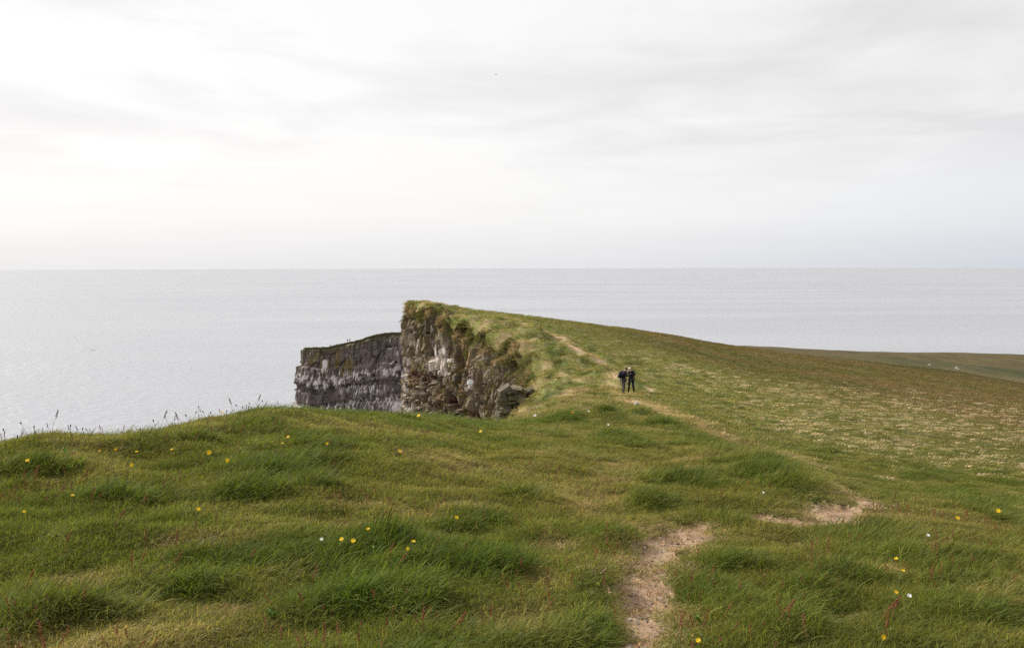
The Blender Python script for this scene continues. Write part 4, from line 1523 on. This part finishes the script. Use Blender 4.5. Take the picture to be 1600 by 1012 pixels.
H_SO = 0.09
SO_STEM = [stem_mesh('stem', H_SO, b, 0.0018) for b in (0.0, 0.02, 0.04)]
for _m in SO_STEM:
    _m.materials.append(M_RED)
SO_HEAD = [spike_mesh('seed_head', 40 + k, 0.06, 0.006, 15) for k in range(3)]
for _m in SO_HEAD:
    _m.materials.append(M_RED)
SORREL = sorted([(37, 732), (46, 724), (55, 735), (122, 730), (141, 758), (176, 795), (217, 768), (205, 858), (216, 858), (98, 830), (131, 912), (262, 860), (275, 828), (227, 822), (380, 852), (40, 885), (256, 672), (286, 668), (298, 672), (330, 664), (375, 662), (485, 880), (604, 846), (617, 858), (676, 835), (726, 847), (770, 850),
                 (661, 945), (703, 950), (512, 650), (1288, 845), (1377, 928), (1394, 928), (1386, 955), (1217, 930), (1268, 842), (430, 700), (522, 715)])
for k, (u, v) in enumerate(SORREL):
    p = hit(u, v, H_SO + 0.05)
    root = empty('sorrel_plant', p, random.uniform(-.5, .5))
    tag(root, 'rusty red sorrel spike in the near grass, %s from the left' % ORD[k], 'plant', 'red sorrel spikes in the near grass')
    i = k % 3
    obj('stem', SO_STEM[i], None, root)
    h = obj('seed_head', SO_HEAD[i], None, root)
    h.location = ((0.0, 0.02, 0.04)[i], 0, H_SO - 0.015)
    h.rotation_euler = (0, (0.1, 0.3, 0.55)[i], 0)

def red_stems():
    pr = []
    for k in range(3):
        V, F = [], []
        rnd = random.Random(80 + k)
        tube(V, F, [(0.02 * (i / 3) ** 2, 0, 0.09 * i / 3) for i in range(4)], 0.0015, 0.0011, 4)
        for i in range(7):
            blob(V, F, (0.02 + rnd.uniform(-.004, .004), rnd.uniform(-.004, .004), 0.085 + 0.006 * i), 0.0035, 0.005, 4, 2, rnd)
        me = mesh_from('red_stem', V, F, smooth=False)
        me.materials.append(M_RED)
        pr.append(bpy.data.objects.new('red_stem', me))
    x, y = sample_wedge(2600, 3.6, 16, 1.3)
    s = edge_dist(x, y)
    z, _, soil = land(x, y, s)
    k = (s > 0.2) & (soil < 0.2) & (fbm(x / 1.4, y / 1.4, 701, 2) > 0.06)
    x, y, z = x[k], y[k], z[k]
    n = len(x)
    sc_ = RNG.uniform(0.5, 1.1, n)
    scatter('red_stems', proto_collection('red_stems', pr), 3, np.stack([x, y, z], -1), np.stack([sc_ * 1.2, sc_ * 1.2, sc_], -1), np.stack([RNG.normal(0, .25, n), RNG.normal(0, .25, n), RNG.uniform(-3, 3, n)], -1), np.ones((n, 3)), 'faint reddish flowering stems mixed through the near turf')


red_stems()


def pebbles():
    pr = []
    for k in range(4):
        me = chunk_mesh('pebble', 950 + k, 0.6, 9, False)
        me.materials.append(plain('pebble_stone_%d' % k, ((0.30, 0.21, 0.16), (0.20, 0.15, 0.12), (0.38, 0.30, 0.24), (0.25, 0.22, 0.19))[k], 0.9, 0.2, 0.2))
        pr.append(bpy.data.objects.new('pebble', me))
    x, y = sample_wedge(60000, 3.8, 14, 1.2, 0.55)
    soil = ell_mask(SOIL, x, y)
    k = soil > 0.35
    x, y = x[k][:1500], y[k][:1500]
    z = land(x, y, np.full(x.shape, 20.0))[0]
    n = len(x)
    q = 0.006 + 0.03 * RNG.random(n) ** 4
    scatter('pebbles', proto_collection('pebbles', pr), 4, np.stack([x, y, z + 0.1 * q], -1), np.stack([q * 1.2, q, q], -1), np.stack([0 * x, 0 * x, RNG.uniform(-3, 3, n)], -1), np.ones((n, 3)), 'small stones and crumbs of earth on the bare path')


pebbles()

RIM = sorted([(7, 680, 1), (10, 672, 0), (20, 682, 0), (45, 661, 0), (53, 668, 0), (62, 676, 1), (80, 651, 2), (83, 668, 1), (110, 666, 0), (114, 670, 1), (122, 670, 0), (133, 670, 1), (219, 672, 0), (245, 658, 0), (248, 652, 2), (268, 652, 0), (283, 655, 2), (273, 656, 1), (298, 645, 0), (300, 650, 0), (310, 636, 0), (318, 642, 1), (321, 646, 0),
              (326, 644, 0), (354, 643, 0), (365, 631, 2), (371, 637, 0), (378, 633, 0), (385, 637, 1), (392, 636, 0), (397, 625, 2), (399, 631, 0), (414, 627, 0), (425, 638, 0), (443, 631, 1), (408, 640, 1)])
H_RI = 0.19
RI_STEM = [stem_mesh('stem', H_RI, b, 0.0013) for b in (0.0, -0.03, 0.05, -0.06)]
for _m in RI_STEM:
    _m.materials.append(M_DARK)


def seed_head_mesh(kind, seed):
    V, F = [], []
    if kind == 0:
        blob(V, F, (0, 0, 0.008), 0.0075, 0.014, 7, 4, random.Random(seed))
        me = mesh_from('seed_head', V, F)
        me.materials.append(M_DARK)
    elif kind == 1:
        me = spike_mesh('seed_head', seed, 0.05, 0.006, 12)
        me.materials.append(M_DARK)
    else:
        me = spike_mesh('seed_head', seed, 0.085, 0.009, 18)
        me.materials.append(M_BUFF)
    return me


RI_HEAD = [seed_head_mesh(k, 60 + k) for k in range(3)]
for k, (u, v, kd) in enumerate(RIM):
    H = H_RI * (0.8 if kd == 1 else 1.0)
    # rim stalks root just inside the brow of the near mound
    a, t = ray(u, v)
    dd = _hd[(_hd > 7.5) & (_hd < 14)]
    zz = land(a * dd, dd, np.full(dd.shape, 20.0))[0]
    gap = -t * dd - zz                          # how far the sight line passes over the turf
    j = int(np.argmin(np.abs(gap - H)))
    crest = int(np.argmin(gap))
    if gap[crest] > H:
        j = crest
    else:
        pre = np.nonzero(gap[:crest + 1] <= H)[0]
        j = int(pre[0]) if len(pre) else crest
    need = max(0.06, float(gap[j]))
    root = empty('seed_stalk', (a * dd[j], dd[j], zz[j]), random.uniform(-.6, .6))
    kinds = ('dark round headed seed stalk', 'small dark spiked seed stalk', 'feathery buff plumed stalk')
    tag(root, kinds[kd] + ' on the left rim, %s from the left' % ORD[k], 'plant', 'seed stalks along the left rim')
    i = k % 4
    st = obj('stem', RI_STEM[i], None, root)
    st.scale = (1, 1, need / H_RI)
    h = obj('seed_head', RI_HEAD[kd], None, root)
    h.location = ((0.0, -0.03, 0.05, -0.06)[i], 0, need)
    h.rotation_euler = (0, (0.1, -0.3, 0.4, -0.5)[i], 0)
    h.scale = (0.85,) * 3


def leaf_mesh(name, L, W, curl):
    V, F = [], []
    n = 7
    for k in range(n + 1):
        f = k / n
        w = W * math.sin(math.pi * min(1, 0.08 + 0.92 * f) ** 0.8) * 0.5
        y = L * f * math.cos(curl * f)
        z = L * f * math.sin(curl * (1 - 0.4 * f))
        V += [(-w, y, z + w * .35), (0, y, z), (w, y, z + w * .35)]
    for k in range(n):
        b = 3 * k
        F += [(b, b + 1, b + 4, b + 3), (b + 1, b + 2, b + 5, b + 4)]
    return mesh_from(name, V, F)


LEAF = leaf_mesh('leaf', 0.11, 0.034, 1.25)
LEAF.materials.append(M_LEAF)
for (u, v, sc_, rots, lab) in ((588, 848, 1.0, (0.2, -0.5, 2.6, 1.3), 'bright green broad leaved dock beside the yellow trio'), (622, 862, 0.8, (0.1, -0.9, 1.2), 'bright green upright leaves beside the dark hollow'),
                               (104, 696, 1.0, (0.8, 2.4), 'pale broad leaf standing near the left rim'), (78, 715, 0.9, (-0.9, 0.4), 'dull green broad leaf lying on the left mound'), (425, 940, 0.7, (0.5, 1.6, 2.7, 4.0), 'bright low leaf rosette at the edge of the long tussocks'),
                               (1095, 950, 0.8, (1.2, 2.4), 'pale yellow green leaf in grass right of the soil path')):
    p = hit(u, v, 0.09)
    root = empty('leafy_plant', p)
    tag(root, lab, 'plant')
    for r in rots:
        o = obj('leaf', LEAF, None, root)
        o.rotation_euler = (random.uniform(-.1, .2), 0, r)
        o.location = (0, 0, 0.015)
        o.scale = (sc_ * 0.8,) * 3

# ------------------------------------------------------------------ people and animals
def skin(name, nodes, edges, mat, levels=1, root=0):
    """one continuous skin over a skeleton: nodes are (x, y, z, radius)"""
    me = bpy.data.meshes.new(name + '_skeleton')
    me.from_pydata([n[:3] for n in nodes], edges, [])
    me.update()
    o = bpy.data.objects.new(name + '_skeleton', me)
    COL.objects.link(o)
    md = o.modifiers.new('skin', 'SKIN')
    if not me.skin_vertices:
        me.attributes  # touch
    lay_ = me.skin_vertices[0] if me.skin_vertices else me.skin_vertices.new()
    for i, n in enumerate(nodes):
        r = n[3] if isinstance(n[3], tuple) else (n[3], n[3])
        lay_.data[i].radius = r
        lay_.data[i].use_root = (i == root)
    md.use_smooth_shade = True
    sb = o.modifiers.new('sub', 'SUBSURF')
    sb.levels = levels
    sb.render_levels = levels
    dg = bpy.context.evaluated_depsgraph_get()
    out = bpy.data.meshes.new_from_object(o.evaluated_get(dg))
    out.name = name
    bpy.data.objects.remove(o)
    bpy.data.meshes.remove(me)
    out.materials.clear()
    out.materials.append(mat)
    out.polygons.foreach_set('use_smooth', np.full(len(out.polygons), True))
    return out


def chain(nodes, edges, pts, start=None):
    prev = start
    for p in pts:
        nodes.append(p)
        i = len(nodes) - 1
        if prev is not None:
            edges.append((prev, i))
        prev = i
    return prev


M_SKIN = plain('skin', (0.45, 0.27, 0.19), 0.6)
M_BLACK = plain('black_cloth', (0.012, 0.012, 0.016), 0.9)
M_NAVY = plain('navy_cloth', (0.014, 0.016, 0.034), 0.9)
M_MAROON = plain('maroon_cloth', (0.045, 0.012, 0.018), 0.9)
M_GREYTR = plain('grey_trousers', (0.075, 0.072, 0.078), 0.9)
M_SHOE = plain('dark_boot', (0.02, 0.015, 0.013), 0.8)
M_HAIRD = plain('dark_hair', (0.015, 0.011, 0.009), 0.7)
M_CAP = plain('pale_hat', (0.55, 0.50, 0.42), 0.9)
M_PACK = plain('pack_fabric', (0.010, 0.011, 0.016), 0.8)


def person(loc, rz, pose, mats, label, hat=False):
    """pose: dict of joints; the figure faces local +Y"""
    J = pose
    hips, chest, neck = J['hips'], J['chest'], J['neck']
    root_loc = loc
    N, E = [], []
    N.append((*hips, (0.15, 0.105)))
    t = chain(N, E, [(*(Vector(hips).lerp(Vector(chest), .5)), (0.135, 0.10)), (*chest, (0.17, 0.11)), (*(Vector(chest).lerp(Vector(neck), .75)), (0.10, 0.075)), (*neck, 0.055)], 0)
    ch = t - 2
    hd = Vector(J['head'])
    nk = Vector(neck)
    f = Vector(J['gaze']).normalized()
    chain(N, E, [(*(nk.lerp(hd, .45) + f * .01), 0.075), (*hd, (0.082, 0.098)), (*(hd + (hd - nk).normalized() * .075), (0.062, 0.075))], t)
    hi = t + 2
    # nose, chin and ears grow out of the head
    chain(N, E, [(*(hd + f * .105 - (hd - nk).normalized() * .015), 0.014)], hi)
    fing = []
    legs = []
    for sd in (0, 1):
        hp, kn, an = Vector(J['hip'][sd]), Vector(J['knee'][sd]), Vector(J['ankle'][sd])
        tf = Vector(J['toe'][sd])
        chain(N, E, [(*hp, 0.092), (*(hp.lerp(kn, .5)), 0.078), (*kn, 0.056), (*(kn.lerp(an, .4)), 0.058), (*an, 0.038), (*tf, 0.036)], 0)
        legs.append((hp, kn, an, tf))
        sh, el, wr = Vector(J['shoulder'][sd]), Vector(J['elbow'][sd]), Vector(J['wrist'][sd])
        hand = wr + (wr - el).normalized() * .085
        chain(N, E, [(*sh, 0.058), (*el, 0.042), (*(el.lerp(wr, .35)), 0.044), (*wr, 0.027), (*hand, (0.042, 0.02))], ch)
        fing.append((wr, hand, el))
    body_me = skin('person', N, E, M_SKIN, 1)
    # fingers: five tapered bent prongs per hand
    V, F = [], []
    for wr, hand, el in fing:
        ax = (hand - wr).normalized()
        side = ax.cross(Vector((0, 0, 1)))
        side = side.normalized() if side.length > .1 else Vector((1, 0, 0))
        nrm_ = side.cross(ax)
        for k, (off, L) in enumerate(((-.03, .065), (-.01, .078), (.011, .073), (.031, .058), (.045, .05))):
            b = hand + side * off - (ax * .05 if k == 4 else ax * 0)
            dirn = ax if k < 4 else (ax + side * .9).normalized()
            pts = [b, b + dirn * L * .5 - nrm_ * .008, b + dirn * L * .85 - nrm_ * .03]
            base = len(V)
            for q_, (p_, r_) in enumerate(zip(pts, (.010, .009, .006))):
                for i in range(5):
                    a = 2 * math.pi * i / 5
                    V.append(tuple(p_ + side * r_ * math.cos(a) + nrm_ * r_ * math.sin(a)))
            for q_ in range(2):
                for i in range(5):
                    j = (i + 1) % 5
                    F.append((base + q_ * 5 + i, base + q_ * 5 + j, base + q_ * 5 + 5 + j, base + q_ * 5 + 5 + i))
            F.append(tuple(base + 10 + i for i in range(5)))
    import bmesh
    bm = bmesh.new()
    bm.from_mesh(body_me)
    vs = [bm.verts.new(v) for v in V]
    for f_ in F:
        bm.faces.new([vs[i] for i in f_])
    bm.to_mesh(body_me)
    bm.free()
    body = obj('person', body_me, None)
    body.location = root_loc
    body.rotation_euler = (0, 0, rz)
    tag(body, label, 'person', None)
    # jacket with sleeves
    N, E = [], []
    N.append((hips[0], hips[1], hips[2] - .12, (0.195, 0.15)))
    t = chain(N, E, [(*(Vector(hips).lerp(Vector(chest), .5)), (0.17, 0.135)), (*chest, (0.205, 0.15)), (*(Vector(chest).lerp(nk, .7)), (0.125, 0.10)), (*(nk), 0.078)], 0)
    for sd in (0, 1):
        sh, el, wr = (Vector(J[k][sd]) for k in ('shoulder', 'elbow', 'wrist'))
        chain(N, E, [(*sh, 0.085), (*(sh.lerp(el, .5)), 0.07), (*el, 0.06), (*(el.lerp(wr, .93)), 0.043)], 2)
    obj('jacket', skin('jacket', N, E, mats['jacket'], 1), None, body)
    N, E = [], []
    N.append((hips[0], hips[1], hips[2] - .02, (0.165, 0.125)))
    for hp, kn, an, tf in legs:
        chain(N, E, [(*hp, 0.108), (*(hp.lerp(kn, .5)), 0.095), (*kn, 0.073), (*(kn.lerp(an, .5)), 0.072), (*(an + Vector((0, 0, .03))), 0.06)], 0)
    obj('trousers', skin('trousers', N, E, mats['trousers'], 1), None, body)
    for hp, kn, an, tf in legs:
        N, E = [], []
        chain(N, E, [(an.x, an.y, an.z + .06, .05), (an.x, an.y, an.z - .02, .054), (*(an.lerp(tf, .6) - Vector((0, 0, .012))), (.048, .042)), (*tf, (.044, .034))])
        obj('boot', skin('boot', N, E, M_SHOE, 1), None, body)
    N, E = [], []
    upv = (hd - nk).normalized()
    if hat:
        chain(N, E, [(*(hd + upv * .045 - f * .02), (.096, .105)), (*(hd + upv * .095 - f * .02), (.07, .08))])
        chain(N, E, [(*(hd + upv * .05 + f * .13), (.07, .012))], 0)
        obj('hat', skin('hat', N, E, M_CAP, 1), None, body)
        N, E = [], []
        chain(N, E, [(*(hd - f * .05 + upv * .0), (.088, .07)), (*(hd - f * .065 - upv * .09), (.07, .045))])
        obj('hair', skin('hair', N, E, mats['hair'], 1), None, body)
    else:
        chain(N, E, [(*(hd - f * .055 - upv * .05), (.082, .06)), (*(hd - f * .035 + upv * .045), (.096, .095)), (*(hd + f * .01 + upv * .085), (.075, .08))])
        obj('hair', skin('hair', N, E, mats['hair'], 1), None, body)
    return body


STAND = dict(hips=(0, 0, .95), chest=(0, .03, 1.30), neck=(0, .075, 1.48), head=(0, .20, 1.57), gaze=(0, .85, -.55),
             hip=((-.09, 0, .90), (.09, 0, .90)), knee=((-.10, .035, .50), (.10, .0, .50)), ankle=((-.10, .0, .09), (.105, -.05, .09)), toe=((-.12, .16, .045), (.13, .11, .045)),
             shoulder=((-.185, .04, 1.43), (.185, .04, 1.43)), elbow=((-.25, .10, 1.15), (.25, .10, 1.15)), wrist=((-.10, .33, 1.17), (.12, .33, 1.20)))
LOOK = dict(STAND, chest=(0, .02, 1.29), head=(0, .20, 1.56), hip=((-.10, 0, .88), (.10, 0, .88)), knee=((-.15, .03, .49), (.15, .03, .49)), ankle=((-.20, -.01, .09), (.20, -.01, .09)), toe=((-.23, .14, .045), (.23, .14, .045)),
            shoulder=((-.175, .03, 1.40), (.175, .03, 1.40)), elbow=((-.30, .10, 1.16), (.34, .06, 1.17)), wrist=((-.06, .28, 1.30), (.10, .26, 1.36)))


def stand_point(u, v):
    p = hit(u, v)
    p.z = height_at(p.x, p.y)
    return p


pa = stand_point(974, 616)
pb = stand_point(986.3, 616)
MATS_A = dict(jacket=M_NAVY, trousers=M_GREYTR, hair=M_HAIRD)
MATS_B = dict(jacket=M_BLACK, trousers=M_BLACK, hair=M_MAROON)
A = person(pa, math.radians(-68), STAND, MATS_A, 'hiker in dark navy jacket and grey trousers bending toward the companion')
B = person(pb, math.radians(148), LOOK, MATS_B, 'person all in black with a pale hat and one elbow raised, on the path', True)


def backpack():
    root = empty('backpack')
    N, E = [], []
    chain(N, E, [(0, -.20, 1.00, (.15, .10)), (0, -.23, 1.18, (.17, .13)), (0, -.22, 1.36, (.16, .12)), (0, -.19, 1.47, (.11, .08))])
    obj('pack_body', skin('pack_body', N, E, M_PACK, 1), None, root)
    N, E = [], []
    chain(N, E, [(0, -.345, 1.03, (.11, .045)), (0, -.365, 1.16, (.11, .05)), (0, -.35, 1.25, (.09, .035))])
    obj('pocket', skin('pocket', N, E, M_NAVY, 1), None, root)
    for sx in (-1, 1):
        N, E = [], []
        chain(N, E, [(sx * .10, -.12, 1.46, .02), (sx * .12, .06, 1.50, .02), (sx * .13, .185, 1.36, .02), (sx * .14, .15, 1.18, .02), (sx * .15, -.02, 1.08, .018), (sx * .13, -.15, 1.04, .018)])
        obj('strap', skin('strap', N, E, M_PACK, 1), None, root)
    return root


bpk = backpack()
bpk.location = A.location
bpk.rotation_euler = A.rotation_euler
tag(bpk, 'bulky black backpack on the back of the navy jacketed hiker', 'backpack')


def small_camera():
    V, F = [], []
    for x0, x1, y0, y1, z0, z1 in ((-.07, .07, -.03, .03, -.045, .045), (-.025, .025, -.02, .02, .045, .065)):
        b = len(V)
        V += [(x, y, z) for x in (x0, x1) for y in (y0, y1) for z in (z0, z1)]
        F += [tuple(b + i for i in f) for f in ((0, 1, 3, 2), (4, 6, 7, 5), (0, 4, 5, 1), (2, 3, 7, 6), (0, 2, 6, 4), (1, 5, 7, 3))]
    root = empty('photo_camera')
    obj('camera_body', mesh_from('camera_body', V, F, smooth=False), M_BLACK, root)
    V, F = [], []
    for k in range(2):
        for i in range(10):
            a = 2 * math.pi * i / 10
            V.append((.034 * math.cos(a), .03 + .06 * k, .034 * math.sin(a)))
    F = [(i, (i + 1) % 10, 10 + (i + 1) % 10, 10 + i) for i in range(10)] + [tuple(range(10, 20))]
    obj('lens', mesh_from('lens', V, F), M_BLACK, root)
    return root


cm = small_camera()
mw = Matrix.Translation(B.location) @ Matrix.Rotation(math.radians(148), 4, 'Z')
cm.location = mw @ Vector((.02, .33, 1.36))
cm.rotation_euler = (0, 0, math.radians(148))
tag(cm, 'small dark camera held up between the two hikers', 'camera')

# two sightseers and one seated on the distant headland
M_FARP = plain('far_cloth', (0.02, 0.02, 0.024), 0.9)
MATS_F = dict(jacket=M_FARP, trousers=M_FARP, hair=M_HAIRD)


def headland_point(u, back=2.0):
    a, _ = ray(u, 535)
    # walk out along the bearing until the headland's edge, then a step inland
    dd = np.linspace(440, 540, 500)
    s = edge_dist(a * dd, dd)
    k = int(np.argmax(s > back))
    x, y = a * dd[k], dd[k]
    return Vector((x, y, height_at(x, y)))


for u, rz, lab in ((543, 2.8, 'left one of two tiny dark figures standing on the distant headland'), (546.5, 3.5, 'right one of two tiny dark figures standing on the distant headland')):
    c = person(headland_point(u), rz, STAND, MATS_F, lab)
    c['group'] = 'people on the distant headland'
SIT = dict(STAND, hips=(0, 0, .16), chest=(0, .05, .52), neck=(0, .08, .72), head=(0, .14, .85), hip=((-.09, .02, .13), (.09, .02, .13)), knee=((-.13, .38, .45), (.13, .38, .45)), ankle=((-.12, .55, .09), (.12, .55, .09)), toe=((-.13, .70, .045), (.13, .70, .045)),
           shoulder=((-.185, .06, .65), (.185, .06, .65)), elbow=((-.26, .22, .45), (.26, .22, .45)), wrist=((-.14, .42, .50), (.14, .42, .50)))
c = person(headland_point(516), 2.9, SIT, MATS_F, 'dark tiny figure sitting low on the distant headland, left of the standing pair')
c['group'] = 'people on the distant headland'

M_WOOL = plain('wool', (0.60, 0.57, 0.50), 0.95, 0.1, 0.1)
M_FACE = plain('sheep_face', (0.42, 0.38, 0.33), 0.9)


def sheep(loc, rz, label, graze=False):
    N, E = [], []
    N.append((0, -.32, .62, (.17, .19)))
    t = chain(N, E, [(0, -.05, .62, (.21, .22)), (0, .25, .64, (.19, .20)), (0, .42, .70, (.13, .13))], 0)
    hz = .30 if graze else .92
    hy = .72 if graze else .66
    chain(N, E, [(0, .53, .55 if graze else .80, (.09, .10)), (0, hy - .04, hz + .03, (.075, .085)), (0, hy + .13, hz - .08, (.045, .05))], t)
    for sx in (-1, 1):
        chain(N, E, [(sx * .11, .27, .45, .06), (sx * .11, .29, .25, .035), (sx * .11, .27, .03, .03)], 2)
        chain(N, E, [(sx * .11, -.34, .46, .075), (sx * .12, -.28, .36, .05), (sx * .12, -.37, .24, .035), (sx * .12, -.35, .03, .03)], 0)
    chain(N, E, [(0, -.48, .60, .05), (0, -.54, .46, .035)], 0)
    b = obj('sheep', skin('sheep', N, E, M_FACE, 1))
    b.location = loc
    b.rotation_euler = (0, 0, rz)
    tag(b, label, 'sheep', 'sheep grazing on the far slope')
    N, E = [], []
    chain(N, E, [(0, -.36, .64, (.20, .23)), (0, -.05, .65, (.25, .26)), (0, .27, .67, (.23, .24)), (0, .43, .74, (.15, .16))])
    obj('fleece', skin('fleece', N, E, M_WOOL, 1), None, b)
    return b


def far_point(u, v):
    p = hit(u, v)
    return Vector((p.x, p.y, height_at(p.x, p.y)))


sheep(far_point(1453, 572.5), 1.4, 'white sheep on the far slope, the farther out of the scattered flock', True)
sheep(far_point(1494, 579), -0.9, 'white sheep with a lamb-sized mate on the lower far slope')
sheep(far_point(1497.5, 579.5), 1.9, 'smaller sheep close against its mate on the lower far slope', True).scale = (.7,) * 3

M_BIRDW = plain('pale_feather', (0.42, 0.42, 0.43), 0.8)
M_BIRDD = plain('grey_feather', (0.16, 0.16, 0.17), 0.8)


def gull(u, v, d, span, rz, bank, label):
    N, E = [], []
    N.append((0, 0, 0, (.075, .07)))
    chain(N, E, [(0, .14, .01, (.06, .055)), (0, .21, .025, (.042, .045)), (0, .26, .02, .016)], 0)
    chain(N, E, [(0, -.15, -.005, (.05, .035)), (0, -.27, 0, (.07, .010))], 0)
    for sx in (-1, 1):
        chain(N, E, [(sx * .12, .03, .03, (.065, .016)), (sx * .30, .07, .085, (.055, .012)), (sx * .48, .0, .06, (.032, .008)), (sx * .56, -.05, .045, (.010, .005))], 0)
    b = obj('seabird', skin('seabird', N, E, M_BIRDD, 1))
    a, t = ray(u, v)
    b.location = (a * d, d, -t * d)
    b.scale = (span / 1.12,) * 3
    b.rotation_euler = Euler((0.1, bank, rz))
    tag(b, label, 'bird', 'seabirds gliding off the cliff')
    return b


gull(144, 547, 150, 1.15, 0.5, 0.45, 'grey seabird gliding with tilted wings low over the sea at left')
gull(202, 572, 330, 0.9, 1.4, 0.2, 'tiny seabird far out over the water at left')
gull(775, 117, 190, 1.0, 1.1, -0.3, 'tiny dark seabird high up in the pale sky')
